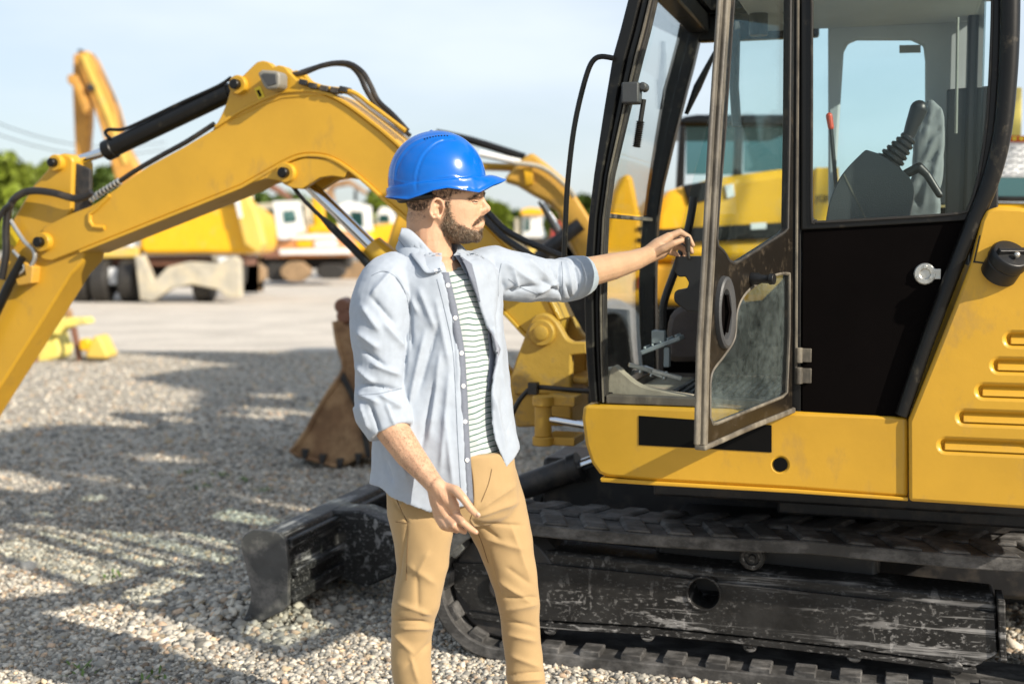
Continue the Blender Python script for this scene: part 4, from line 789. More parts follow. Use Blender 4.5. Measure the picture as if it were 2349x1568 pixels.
body.chain([S(1001, 1182, nh+.022, 8.6), S(1015, 1207, nh+.002, 7.4), S(1025, 1212, nh+.012, 6.8), S(1033, 1214, nh+.02, 5.8)], 14)
# far arm, reaching into the cab
hd = 3.975
body.chain([S(1150, 630, 3.50, 26), S(1290, 638, 3.66, 30), S(1345, 625, 3.74, 35), S(1405, 611, 3.82, 31), S(1450, 599, 3.88, 25), S(1488, 584, hd, 20)], 18)
body.chain([S(1486, 582, hd, 18), S(1510, 562, hd+.005, 17), S(1534, 544, hd+.01, 11.5)], 14); body.chain([S(1490, 588, hd+.01, 16), S(1516, 576, hd+.02, 15), S(1540, 558, hd+.03, 10)], 14)
body.chain([S(1492, 590, hd+.02, 13), S(1518, 582, hd+.035, 12), S(1536, 568, hd+.045, 9)], 12)
body.chain([S(1534, 543, hd+.01, 9.2), S(1560, 532, hd+.012, 7.6), S(1580, 544, hd+.008, 6.6), S(1589, 562, hd+.004, 5.6)], 12)
body.chain([S(1540, 556, hd+.03, 8.4), S(1566, 548, hd+.035, 7.2), S(1582, 562, hd+.03, 6.4), S(1587, 578, hd+.022, 5.6)], 12)
body.chain([S(1538, 566, hd+.045, 8), S(1562, 566, hd+.048, 7), S(1574, 578, hd+.042, 6.2), S(1570, 590, hd+.035, 5.6)], 12)
body.chain([S(1530, 576, hd+.05, 7.4), S(1550, 582, hd+.052, 6.4), S(1560, 592, hd+.046, 5.6)], 12)
body.chain([S(1500, 580, hd-.008, 11), S(1522, 570, hd-.022, 9.4), S(1545, 558, hd-.028, 7.8), S(1564, 551, hd-.018, 6.6)], 12)
def sculpt(co, no):
    segs = [(1083, 520, 1108, 505, 2.2, -3.5), (1098, 492, 1080, 508, 4, -1.2), (1096, 463, 1080, 462, 5.5, -5.0), (1079, 457, 1096, 455, 3, 1.6), (1097, 489, 1097, 480, 2.2, -1.5), (1007, 474, 1010, 491, 4.5, -11), (998, 466, 1009, 465, 3, -5),
            (1004, 1120, 1030, 1180, 3.2, 1.2), (990, 1120, 1010, 1176, 3, 1.3), (1000, 1118, 1020, 1165, 2, -1.0), (1020, 1140, 1042, 1172, 3.5, 1.0), (940, 1040, 1000, 1120, 5, 1.2), (1456, 600, 1500, 574, 4, 1.), (1526, 556, 1500, 572, 2.2, -1.2), (1105, 524, 1088, 528, 3, -2.5),
            (1060, 562, 1020, 600, 6, 2), (1012, 520, 1000, 600, 7, 2.5)]
    co = fold(co, no, segs)
    return co+no*(vnoise(co, 60)*.0004)[:, None]
pers, bco, bno = remesh('person', body, .0026, 'skin', None, 5, PL, sculpt)
tag(pers, 'bearded man in blue hard hat, open pale shirt and khakis, reaching into the cab', 'person')
# ---- hair / beard / brows as short strands on the skin
def inpoly(x, y, poly):
    c = np.zeros(len(x), bool); j = len(poly)-1
    for i in range(len(poly)):
        xi, yi = poly[i]; xj, yj = poly[j]; c ^= ((yi > y) != (yj > y)) & (x < (xj-xi)*(y-yi)/(yj-yi+1e-9)+xi); j = i
    return c
hx, hy_, _ = proj(bco-np.array(Sh)*((bco-np.array(W(1030, 480, HY)))@np.array(Sh))[:, None])   # sideways position removed: both sides of the head
nearhead = (bco[:, 2] > 1.40) & (np.abs((bco-np.array(W(1030, 480, HY)))@np.array(Sh)) < .085) & (bco[:, 0] < W(1130, 500, HY).x)
def strands(name, poly, n, ln, wd_, mate, comb, lift=.45, only_near=False, parent=pers, jitter=.35):
    idx = np.where(inpoly(hx, hy_, poly) & nearhead)[0]
    if len(idx) == 0: print('no strands', name); return
    w = np.ones(len(idx)); sel = rng.choice(idx, n); V_ = []; F_ = []
    for i in sel:
        p = Vector(bco[i]); nn = Vector(bno[i]); 
        p = p+Vector(rng.normal(0, .0012, 3)); cdir = Vector(comb)+Vector(rng.normal(0, jitter, 3)); cdir = (cdir-nn*cdir.dot(nn)).normalized()
        d = (cdir+nn*(lift+rng.random()*.3)).normalized(); sd_ = d.cross(nn).normalized()*wd_*.5; l_ = ln*(.5+rng.random()*.8)
        mid = p+d*l_*.55; d2 = (d+cdir*.6-nn*.25).normalized(); tip = mid+d2*l_*.45; k = len(V_)
        V_ += [p-nn*.001-sd_, p-nn*.001+sd_, mid+sd_*.8, mid-sd_*.8, tip]; F_ += [(k, k+1, k+2, k+3), (k+3, k+2, k+4)]
    mb = MB(); mb.add(V_, F_); return mb.build(name, mate, parent, smooth=False, loc=PL)
beard = [(1021, 462), (1030, 462), (1031, 480), (1036, 498), (1048, 511), (1064, 519), (1078, 524), (1086, 527), (1098, 529), (1101, 522), (1112, 524), (1112, 545), (1098, 556), (1070, 563), (1040, 556), (1020, 540), (1011, 520), (1016, 505), (1020, 485)]
stache = [(1118, 494), (1102, 493), (1092, 502), (1082, 516), (1083, 524), (1088, 520), (1098, 509), (1118, 502)]
strands('beard', beard, 6500, .0095, .0007, 'beard_hair', (.35, 0, -1), jitter=.5); strands('beard', beard, 2600, .0105, .0007, 'beard_pale', (.35, 0, -1), jitter=.6)
strands('moustache', stache, 1500, .006, .0007, 'beard_hair', (-.3, 0, -1), lift=.3)
hair = [(938, 395), (1112, 395), (1112, 428), (1060, 440), (1036, 448), (1031, 465), (1022, 470), (1018, 458), (1000, 455), (984, 462), (978, 480), (950, 482), (934, 470), (925, 430)]
strands('hair', hair, 15000, .006, .0008, 'hair_dark', (.1, 0, -1), lift=.25)
strands('hair', [(934, 470), (980, 470), (976, 500), (960, 512), (934, 506)], 1500, .0025, .0006, 'hair_dark', (0, 0, -1), lift=.3)
strands('eyebrow', [(1074, 457), (1094, 447), (1112, 442), (1113, 449), (1098, 454), (1078, 461)], 1100, .008, .0007, 'hair_dark', (-.8, 0, .1), lift=.2)
for s in (-1, 1):
    c = HP_(1085.5, 464, .029*s); MB().sphere(c, .0092, 16, 10).build('eye', 'eye_white', pers, loc=PL)
    q = c+(Fh*.7+Sh*.55*s).normalized()*.0046; MB().sphere(q, .0056, 12, 8).build('iris', 'eye_dark', pers, loc=PL)
    mb = MB(); mb.tube([HP_(1079, 462, .039*s), HP_(1087, 461, .0395*s), HP_(1095, 462, .032*s)], .0028, 8); mb.tube([HP_(1079, 466, .038*s), HP_(1087, 467.5, .0385*s), HP_(1095, 466, .031*s)], .0022, 8); mb.build('eyelid', 'skin', pers, loc=PL)
    mb = MB(); mb.tube([HP_(1080, 463, .0405*s), HP_(1087, 462.3, .0415*s), HP_(1095.5, 464, .034*s)], .0008, 6); mb.build('eyelash', 'hair_dark', pers, loc=PL)
for (x, y, Y, a, b_) in ((1099, 1181, nh-.039, 6, 4.6), (1094, 1221, nh-.018, 3.8, 3)):
    MB().sphere(W(x-2, y-2, Y), a*Y/F, 12, 8, sc=(1, .3, .7), rot=Matrix.Rotation(R(40), 3, 'Y')).build('fingernail', 'nail', pers, loc=PL)
# ---- helmet
hm = MB(); hc_ = W(1003, 418, HY); til = R(-6.5); Hx = (Fh*math.cos(-til)+Vector((0, 0, 1))*math.sin(-til)).normalized(); Hz = (Vector((0, 0, 1))*math.cos(til)+Fh*math.sin(til)).normalized(); Hy = Hz.cross(Hx)
NT = 180; rgs = []
def drop(t):
    t = abs(((t+180) % 360)-180); return float(np.interp(t, [0, 28, 45, 60, 80, 95, 110, 125, 150, 180], [.011, .024, .040, .032, .021, .023, .032, .038, .028, .022]))
def prof_h(s):                                          # 0 crown .. 1 rim
    a = s*math.pi/2; return (math.sin(a)**.97, math.cos(a)**.95 if s < 1 else 0)
def hp(t, rx, ry, z): 
    return hc_+Hx*(rx*math.cos(R(t)))+Hy*(ry*math.sin(R(t)))+Hz*z
for s in np.linspace(.03, 1, 70):
    rr, hh = prof_h(s); r = []
    for k in range(NT):
        t = 360*k/NT; x = .128*rr*math.cos(R(t)); y = .102*rr*math.sin(R(t)); z = .133*hh
        r.append(hc_+Hx*x+Hy*y+Hz*z)
    rgs.append(r)
def skirt_r(t, f, out):                                 # f 0..1 down the skirt
    d_ = drop(t)*f; tt = abs(((t+180) % 360)-180); pk = .040*math.exp(-(tt/36)**2.4)*f**.7; x = (.128+out+pk*1.0)*math.cos(R(t)); y = (.102+out+pk*.25)*math.sin(R(t)); return hc_+Hx*x+Hy*y-Hz*(d_-.006*math.exp(-(tt/30)**2)*(1-f))
rgs.append([skirt_r(360*k/NT, .02, .006) for k in range(NT)])
for f in (.3, .6, .88): rgs.append([skirt_r(360*k/NT, f, .007) for k in range(NT)])
rgs.append([skirt_r(360*k/NT, .96, .012) for k in range(NT)]); rgs.append([skirt_r(360*k/NT, 1.06, .012) for k in range(NT)])
rgs.append([skirt_r(360*k/NT, 1.04, .004) for k in range(NT)]); rgs.append([skirt_r(360*k/NT, .3, .0) for k in range(NT)])
hm.loft(rgs, cap=False); top_ = hc_+Hz*.1365; k0 = hm.n; hm.v.append(tuple(top_)); hm.n += 1
for k in range(NT): hm.f.append((k0, (k+1) % NT, k))
_co = np.array([tuple(p) for p in hm.v]); _no = _co-np.array(hc_); _no /= np.linalg.norm(_no, axis=1)[:, None]
def pl_(pts, w, a): q = bez2(pts, 4); return [(q[i][0], q[i][1], q[i+1][0], q[i+1][1], w, a) for i in range(len(q)-1)]
def fold1(co, no, lines):                               # several polylines, each applied once (nearest segment only)
    x, y, f = proj(co); face = np.clip(-no[:, 1]*2.5, 0, 1); amp = np.zeros(len(co))
    for pts, w, a in lines:
        best = np.full(len(co), 1e9)
        for (x0, y0, x1, y1, _, _) in pl_(pts, w, a):
            dx, dy = x1-x0, y1-y0; t = np.clip(((x-x0)*dx+(y-y0)*dy)/(dx*dx+dy*dy+1e-9), 0, 1); best = np.minimum(best, np.hypot(x-x0-t*dx, y-y0-t*dy))
        amp += a*.001*np.exp(-(best/w)**2)
    return co+no*(amp*face)[:, None]
_co = fold1(_co, _no, [([(955, 428), (955, 410), (959, 389), (972, 357), (997, 332), (1016, 323), (1042, 319)], 2.2, -2.6), ([(952, 410), (955, 389), (968, 355), (993, 329), (1014, 319)], 3.2, 1.5),
    ([(905, 420), (906, 400), (909, 380), (921, 355), (940, 334), (972, 318), (1027, 311), (1056, 314), (1074, 327)], 2.4, 1.9), ([(910, 400), (914, 380), (926, 357), (945, 337), (975, 321)], 2.2, -1.4), ([(893, 408), (930, 420), (975, 418), (1005, 408), (1040, 405), (1065, 411), (1105, 398)], 1.8, 1.6), ([(1068, 437), (1090, 424), (1112, 408)], 1.8, 1.5)])
hm.v = [tuple(p) for p in _co]
helm = hm.build('hard_hat', 'helmet_blue', pers, loc=PL, angle=60); helm['label'] = 'glossy blue hard hat'
sb = helm.modifiers.new('s', 'SUBSURF'); sb.levels = sb.render_levels = 1
mb = MB()
from mathutils.bvhtree import BVHTree
hb_v = BVHTree.FromPolygons([v.co+PL for v in helm.data.vertices], [tuple(p.vertices) for p in helm.data.polygons])
for i in range(9):
    q = i/8; rr_ = ray(974+52*q, 319-7.5*q-2.5*math.sin(q*math.pi)).normalized(); h = hb_v.ray_cast(CAM, rr_)
    if h[0] is not None: mb.sphere(h[0], .0021, 8, 6)
mb.build('vent_hole', 'black_decal', pers, loc=PL)
mb = MB(); mb.lathe(hc_-Hz*.028, -Hz, [(0, .092), (.018, .092)], 30); hb = [hc_+Hx*(.095*math.cos(t))*1.08+Hy*(.078*math.sin(t))-Hz*.02 for t in np.linspace(math.pi*.55, math.pi*1.45, 20)]
mb = MB(); mb.tube([p for p in hb], .010, 8); mb.tube([p-Hz*.014 for p in hb], .009, 8); mb.build('head_band', 'dark_plastic', pers, loc=PL)
# ---- shirt
lev = [(575, 1010, 62), (592, 1010, 105), (612, 1008, 132), (640, 1008, 142), (690, 1010, 142), (760, 1014, 142), (850, 1020, 146), (950, 1023, 152), (1020, 1027, 157), (1090, 1027, 158), (1160, 1027, 158)]
def levat(y): return [float(np.interp(y, [l_[0] for l_ in lev], [l_[i] for l_ in lev])) for i in (1, 2)]
def tor(t, y, k=1.0, add=0.):
    cx_, hw = levat(y); w = hw*HY/F*k+add; a = w/math.sqrt((.82)**2+(.57*.68)**2); b = a*.68
    c = W(cx_, y, HY); return c+e1*(a*math.cos(t))+e2*(b*math.sin(t))
def solve(y, target, k=1.0, add=0.):
    lo, hi = R(28), R(195)
    for _ in range(30):
        m_ = (lo+hi)/2; p = tor(m_, y, k, add); x = proj(np.array([p]))[0][0]
        if x > target: lo = m_
        else: hi = m_
    return lo
ledge = [(575, 1014), (612, 1012), (640, 1018), (700, 1032), (800, 1049), (900, 1055), (1000, 1060), (1130, 1068), (1200, 1070)]
redge = [(560, 1040), (575, 1046), (612, 1066), (680, 1092), (760, 1118), (810, 1130), (860, 1122), (900, 1118), (960, 1120), (1000, 1126), (1040, 1140), (1062, 1147), (1200, 1150)]
def ed(tab, y): return float(np.interp(y, [a for a, b in tab], [b for a, b in tab]))
def hem(x, back):
    return 1112 if back else float(np.interp(x, [872, 900, 930, 985, 1020, 1068, 1126, 1147, 1165, 1185], [1098, 1112, 1122, 1146, 1142, 1132, 1066, 1064, 1044, 1022]))
sh = MB(); NU, NV = 90, 60; outer_, inner_ = [], []
for j in range(NV+1):
    s = j/NV; ro, ri = [], []
    for i in range(NU+1):
        q = i/NU; y = 578+s*(1100-578)
        for _ in range(3):                              # hem height depends on where the point lands
            t1 = solve(y, ed(ledge, y)); t2 = solve(y, ed(redge, y)); t = t1+(t2+2*math.pi-t1)*q
            x = proj(np.array([tor(t, y)]))[0][0]; tt = t % (2*math.pi); back = (R(205) < tt or tt < R(25)); hb_ = hem(x, False)
            if back: tq = (tt-R(205)) % (2*math.pi)/math.pi; hb_ = 1100+(1022-1100)*tq
            y = 578+s*(hb_-578)
        flare = .010*max(0, s-.5)*2; p = tor(t, y, 1., flare); c = W(levat(y)[0], y, HY); n_ = (p-c); n_.z = 0; n_.normalize()
        fl_ = .010*math.exp(-((q)/.05)**2)+.012*math.exp(-((1-q)/.05)**2)*(1 if s > .35 else .3)
        wv = .006*s*math.sin(t*7+s*2)
        ro.append(p+n_*(fl_+wv+.003)); ri.append(p+n_*(fl_+wv-.004))
    outer_.append(ro); inner_.append(ri)
k = NU+1; vs = [p for r in outer_ for p in r]+[p for r in inner_ for p in r]; N1 = k*(NV+1); fs = []
for j in range(NV):
    for i in range(NU): a = j*k+i; fs.append((a, a+1, a+k+1, a+k)); fs.append((N1+a, N1+a+k, N1+a+k+1, N1+a+1))
for i in range(NU): fs.append((i, N1+i, N1+i+1, i+1)); a = NV*k+i; fs.append((a, a+1, N1+a+1, N1+a))
for j in range(NV): a = j*k; fs.append((a, a+k, N1+a+k, N1+a)); a = j*k+NU; fs.append((a, N1+a, N1+a+k, a+k))
sh.add(vs, fs)
def sleeve(mb, pts, ratio=1.0, hollow=0.):
    P_ = [W(x, y, Y) for x, y, Y, r in pts]; rr = [r*Y/F for x, y, Y, r in pts]; Q = bez(P_, 5); Rr_ = np.interp(np.linspace(0, len(P_)-1, len(Q)), range(len(P_)), rr)
    mb.tube(Q, [float(a) for a in Rr_], 26)
near_sl = [(925, 610, 3.30, 42), (888, 650, 3.26, 66), (870, 700, 3.235, 68), (868, 760, 3.225, 64), (868, 820, 3.22, 59), (868, 880, 3.22, 56), (873, 920, 3.215, 59), (880, 950, 3.21, 57), (893, 983, 3.20, 50)]
sleeve(sh, near_sl); sleeve(sh, [(870, 920, 3.218, 62), (878, 948, 3.212, 64), (887, 970, 3.205, 59), (896, 990, 3.198, 53)])
far_sl = [(1085, 625, 3.42, 50), (1130, 624, 3.48, 60), (1180, 634, 3.53, 57), (1230, 640, 3.59, 52), (1285, 642, 3.65, 48), (1336, 630, 3.725, 41)]
sleeve(sh, far_sl); sleeve(sh, [(1290, 642, 3.66, 53), (1312, 638, 3.69, 51), (1341, 629, 3.73, 44)])
# shoulder yoke
sh.chain([(W(945, 612, 3.32), .040), (W(1000, 600, 3.36), .045)]); sh.chain([(W(1000, 600, 3.40), .04), (W(1090, 612, 3.44), .045)])
shirt_f = [  # x0,y0,x1,y1,w,amp(mm)
    (940, 670, 945, 800, 4, -4), (905, 628, 940, 690, 3.5, -3), (870, 625, 905, 625, 4, -2), (938, 740, 925, 880, 4, -3.5),
    (925, 660, 960, 720, 7, 4), (960, 660, 1000, 760, 9, 4), (1000, 690, 1030, 840, 8, 3.5), (1005, 740, 960, 900, 8, -4), (975, 760, 935, 940, 9, 5), (1010, 800, 985, 1000, 9, 4.5), (1030, 850, 1010, 1080, 8, 3.5), (1000, 860, 965, 1040, 7, -4), (1040, 700, 1045, 900, 4, -2),
    (930, 920, 950, 1040, 8, 4), (905, 1010, 940, 1110, 8, 4), (960, 1050, 990, 1130, 8, 3), (880, 1050, 900, 1105, 6, -3), (1020, 950, 1040, 1120, 7, 3),
    (830, 700, 870, 760, 9, 5), (850, 680, 905, 740, 7, -4), (820, 760, 870, 800, 9, 5), (880, 740, 930, 800, 8, 4), (830, 800, 890, 845, 6, -4.5), (850, 830, 915, 860, 7, 5), (815, 840, 860, 880, 7, 5), (830, 880, 915, 893, 4.5, -7), (820, 900, 870, 925, 8, 5), (870, 905, 920, 935, 7, 5), (850, 930, 870, 995, 5, -5), (885, 925, 905, 975, 5, 3.5), (828, 925, 848, 985, 5, 4), (900, 620, 850, 680, 7, 4),
    (1090, 580, 1120, 640, 8, 3), (1135, 590, 1160, 670, 8, -4), (1150, 600, 1230, 650, 9, 5), (1160, 670, 1230, 655, 6, -5), (1175, 620, 1190, 665, 5, 4), (1200, 590, 1260, 640, 8, 5), (1240, 640, 1290, 675, 6, -5), (1230, 670, 1280, 650, 6, 5), (1260, 600, 1285, 650, 6, -4), (1283, 595, 1290, 690, 3.5, -5), (1300, 600, 1312, 680, 4, 3.5), (1318, 600, 1330, 670, 4, -4), (1330, 600, 1338, 655, 4, 3), (1297, 650, 1315, 690, 4, -3),
    (1120, 700, 1160, 900, 8, 4), (1140, 760, 1165, 1000, 7, -3), (1130, 900, 1160, 1030, 8, 4), (1150, 660, 1140, 740, 5, -3)]
def cloth(co, no):
    co = fold(co, no, [(q[0], q[1], q[2], q[3], q[4]*.85)+(q[5]*2.3,) for q in shirt_f]); return co+no*(vnoise(co, 11)*.0045+vnoise(co, 26, 3.)*.0022+vnoise(co, 60, 9.)*.0007)[:, None]
shirt, sco, sno = remesh('shirt', sh, .0038, 'shirt_cloth', pers, 3, PL, cloth)
# collar
mb = MB(); ci, cl_, cf = [], [], []
for k_ in range(41):
    q = k_/40; t = R(96)+(R(360+66)-R(96))*q; bk = .5-.5*math.cos(2*math.pi*q); c = W(993, 560, HY+.005)
    ra, rb = .066, .064; z0 = 592-72*bk**.6; 
    if q > .5: z0 = 578-56*bk**.6
    top_p = W(990, z0, HY)+e1*(ra*math.cos(t))+e2*(rb*math.sin(t)); out = .022+.030*(1-bk)
    tip = 1-min(1, min(q, 1-q)/.14); dz = .042+.034*tip
    low = W(990, z0, HY)+e1*((ra+out)*math.cos(t))+e2*((rb+out)*math.sin(t))-Vector((0, 0, dz))
    mid = top_p.lerp(low, .4)+Vector((0, 0, .010)); ci.append([top_p-Vector((0, 0, .03)), top_p, mid, low])
rows = list(zip(*ci)); n_ = 41
mb.loft([list(r) for r in rows], cap=False, close=False); co_ = mb.build('collar', 'shirt_cloth', pers, loc=PL, angle=80)
so_ = co_.modifiers.new('s', 'SOLIDIFY'); so_.thickness = .003; so_.offset = 0; co_.modifiers.new('ss', 'SUBSURF').render_levels = 1
# jersey
js = MB(); rg = []
for j in range(50):
    y = 600+(1054-600)*j/49; r = []
    for k_ in range(60):
        t = 2*math.pi*k_/60; fr__ = math.sin(t); yy = y
        if j < 6: yy = y+(14*max(0, fr__))*(1-j/6)
        if j > 40: yy = y+(j-40)/9*(6-22*math.cos(t-R(60))*.6)
        r.append(tor(t, yy, .92 if j > 4 else (.55+.37*j/4), -.002))
    rg.append(r)
js.loft(rg)
jf = [(1075, 680, 1070, 800, 9, 3), (1090, 700, 1100, 860, 8, -3), (1070, 850, 1090, 980, 9, 3), (1110, 880, 1090, 1040, 8, 3), (1050, 640, 1080, 700, 8, -2.5), (1075, 1000, 1120, 1030, 7, 3)]
jer, _, _ = remesh('striped_shirt', js, .005, 'striped_jersey', pers, 3, PL, lambda co, no: fold(co, no, jf)+no*(vnoise(co, 14)*.003)[:, None])
jer['label'] = 'white undershirt with thin green stripes'
# placket trim with buttons, other edge trim
def trim(tab, dx0, dx1, y0, y1, name, off, k_=1.0):
    A_, B_ = [], []
    for y in np.linspace(y0, y1, 40):
        x = ed(tab, y)
        for lst, dx in ((A_, dx0), (B_, dx1)):
            t = solve(y, x+dx); p = tor(t, y, k_); c = W(levat(y)[0], y, HY); n_ = (p-c); n_.z = 0; n_.normalize(); lst.append(p+n_*off)
    mb = MB(); mb.loft([A_, B_], cap=False, close=False); o = mb.build(name, 'denim_trim', pers, loc=PL, angle=80); s_ = o.modifiers.new('s', 'SOLIDIFY'); s_.thickness = .003; s_.offset = 0; return A_, B_
pa, pb = trim(ledge, -3, 13, 622, 1130, 'shirt_placket', .0115)
for y in (612, 650, 722, 800, 872, 950, 1034):
    x = ed(ledge, y)+(5 if y > 620 else 2); t = solve(y, x); p = tor(t, y); c = W(levat(y)[0], y, HY); n_ = (p-c); n_.z = 0; n_.normalize(); p = p+n_*(.0135 if y > 620 else .02)
    mb = MB(); mb.lathe(p, n_, [(0, .0052), (.002, .0056), (.0028, .0042), (.0022, .003)], 16); mb.build('shirt_button', 'button', pers, loc=PL)
# ---- trousers
tr = MB()
def rings_leg(mb, rows, ratio=.95):
    out = []
    for (x, y, r, Y) in rows:
        c = W(x, y, Y); w = r*Y/F; out.append([c+Vector((1, 0, 0))*(w*math.cos(t))+Vector((0, 1, 0))*(w*ratio*math.sin(t)) for t in np.linspace(0, 2*math.pi, 36, endpoint=False)])
    P_ = []
    for i in range(len(out)-1):
        for k_ in range(3):
            f = k_/3; P_.append([a.lerp(b, f) for a, b in zip(out[i], out[i+1])])
    P_.append(out[-1]); mb.loft(P_)
rings_leg(tr, [(1033, 1030, 146, HY), (1036, 1070, 150, HY), (1040, 1110, 152, HY), (1044, 1145, 150, HY), (1050, 1175, 135, HY), (1060, 1195, 100, HY)], .66)
rings_leg(tr, [(985, 1080, 90, 3.33), (974, 1120, 88, 3.32), (968, 1180, 82, 3.31), (970, 1220, 73, 3.31), (971, 1250, 66, 3.31), (971, 1300, 60, 3.31), (960, 1350, 57, 3.31), (953, 1390, 56, 3.31), (947, 1420, 51, 3.32), (943, 1460, 48.5, 3.33), (942, 1510, 47.5, 3.33), (948, 1568, 45, 3.34), (952, 1640, 43, 3.35), (955, 1700, 42, 3.36), (957, 1770, 42, 3.37)])
rings_leg(tr, [(1100, 1070, 86, 3.39), (1112, 1120, 88, 3.39), (1129, 1180, 84, 3.40), (1148, 1220, 73, 3.40), (1160, 1260, 65, 3.40), (1174, 1310, 58, 3.40), (1184, 1350, 53, 3.40), (1190, 1385, 50, 3.40), (1193, 1420, 46, 3.41), (1196, 1470, 45, 3.42), (1203, 1520, 44, 3.42), (1206, 1545, 46, 3.42), (1208, 1568, 46, 3.43), (1209, 1640, 43, 3.43), (1210, 1760, 43, 3.44)])
tf = [(1078, 1060, 1086, 1180, 2.5, -3), (1086, 1185, 1190, 1150, 7, 5), (1090, 1200, 1200, 1205, 4, -4), (1095, 1170, 1185, 1110, 6, 4), (1080, 1190, 1150, 1240, 6, -4), (1100, 1230, 1200, 1260, 9, 4), (1060, 1190, 980, 1150, 8, 4), (1000, 1200, 1060, 1230, 8, -3),
      (905, 1150, 935, 1200, 3, -4), (935, 1200, 915, 1330, 3, -2), (915, 1165, 955, 1120, 7, 4), (930, 1290, 1000, 1340, 12, 4), (985, 1260, 950, 1330, 10, 4), (955, 1300, 960, 1400, 8, -3.5), (905, 1380, 990, 1410, 6, 5), (900, 1420, 985, 1428, 4.5, -5), (915, 1440, 990, 1440, 6, 4.5), (900, 1450, 950, 1500, 7, 4), (990, 1470, 930, 1530, 7, -3.5), (940, 1500, 960, 1568, 7, 4),
      (1140, 1330, 1225, 1385, 8, 5), (1150, 1370, 1238, 1370, 4.5, -5), (1145, 1400, 1235, 1385, 7, 5), (1160, 1300, 1220, 1340, 8, -3), (1150, 1420, 1235, 1440, 5, -4), (1155, 1450, 1230, 1470, 7, 4), (1165, 1500, 1240, 1530, 7, 4), (1155, 1548, 1250, 1540, 4, -4), (1165, 1558, 1248, 1556, 6, 5), (1170, 1200, 1215, 1330, 9, 3.5), (1120, 1260, 1150, 1370, 4, -2)]
trs, _, _ = remesh('trousers', tr, .0036, 'khaki', pers, 14, PL, lambda co, no: fold(co, no, [(q[0], q[1], q[2], q[3], q[4]*.85, q[5]*1.6) for q in tf])+no*(vnoise(co, 9, 5.)*.0045+vnoise(co, 24, 2.)*.0018)[:, None])
trs['label'] = 'sand coloured khaki trousers'
for (x, Y, nm_) in ((958, 3.37, 0), (1211, 3.44, 1)):
    b_ = W(x, 1770, Y); mb = MB(); mb.chain([(Vector((b_.x, b_.y+.02, .09)), .045), (Vector((b_.x+.01, b_.y-.02, .055)), .045), (Vector((b_.x+.05, b_.y-.14, .045)), .038)], 14); mb.build('shoe', 'shoe', pers, loc=PL)
    mb = MB(); mb.box((b_.x+.022, b_.y-.06, .014), (.09, .28, .026), Matrix.Rotation(R(18), 3, 'Z')); mb.build('shoe_sole', 'sole', pers, loc=PL, bevel=.01)

# ---- seams laid on the cloth
from mathutils.bvhtree import BVHTree
def bvh_of(ob, shift=True):
    me = ob.data; vs = [v.co+PL for v in me.vertices]; return BVHTree.FromPolygons(vs, [tuple(p.vertices) for p in me.polygons])
BV = {'shirt': bvh_of(shirt), 'trousers': bvh_of(trs)}
def seam(which, pts, r, m, name='seam', par=None):
    out = []
    for x, y in bez2(pts, 8):
        h = BV[which].ray_cast(CAM, ray(x, y).normalized())
        if h[0] is not None and h[0].y < 4.2: out.append(h[0]-ray(x, y).normalized()*.0004)
    if len(out) > 2: MB().tube(out, r, 5).build(name, m, par, loc=PL)
mat('khaki_thread', (.16, .10, .045), .9); mat('shirt_thread', (.16, .19, .24), .9)
for pts in (((1079, 1060), (1084, 1090), (1087, 1130), (1085, 1170), (1078, 1192)), ((905, 1122), (912, 1150), (925, 1178), (936, 1200)), ((936, 1200), (926, 1198), (908, 1196)), ((1078, 1192), (1100, 1230), (1120, 1290)), ((936, 1200), (934, 1260), (932, 1330)), ((1128, 1075), (1120, 1110), (1104, 1150))): seam('trousers', pts, .0011, 'khaki_thread', par=trs)
for pts in (((852, 632), (880, 622), (908, 636), (930, 672), (940, 720), (941, 780)), ((1150, 604), (1143, 640), (1143, 680)), ((826, 905), (870, 902), (922, 890)), ((1288, 600), (1291, 640), (1289, 686)), ((1002, 640), (1022, 720), (1038, 800), (1045, 900), (1050, 1010), (1057, 1125)), ((1166, 640), (1200, 662), (1240, 676))): seam('shirt', pts, .0008, 'shirt_thread', par=shirt)
# fine hair on the near forearm
fa = np.where(inpoly(*proj(bco)[:2], [(872, 1000), (938, 972), (985, 1060), (1010, 1090), (985, 1120), (930, 1075)]) & (bno[:, 1] < .1) & (bco[:, 1] < 3.3))[0]
V_, F_ = [], []
for i in rng.choice(fa, 1500):
    p = Vector(bco[i]); nn = Vector(bno[i]); c_ = Vector((.5, 0, -1))+Vector(rng.normal(0, .5, 3)); c_ = (c_-nn*c_.dot(nn)).normalized(); d = (c_+nn*.35).normalized(); s_ = d.cross(nn).normalized()*.00022; l_ = .006*(.5+rng.random()); k = len(V_)
    V_ += [p-s_, p+s_, p+d*l_]; F_.append((k, k+1, k+2))
mb = MB(); mb.add(V_, F_); mb.build('arm_hair', 'beard_hair', pers, smooth=False, loc=PL)

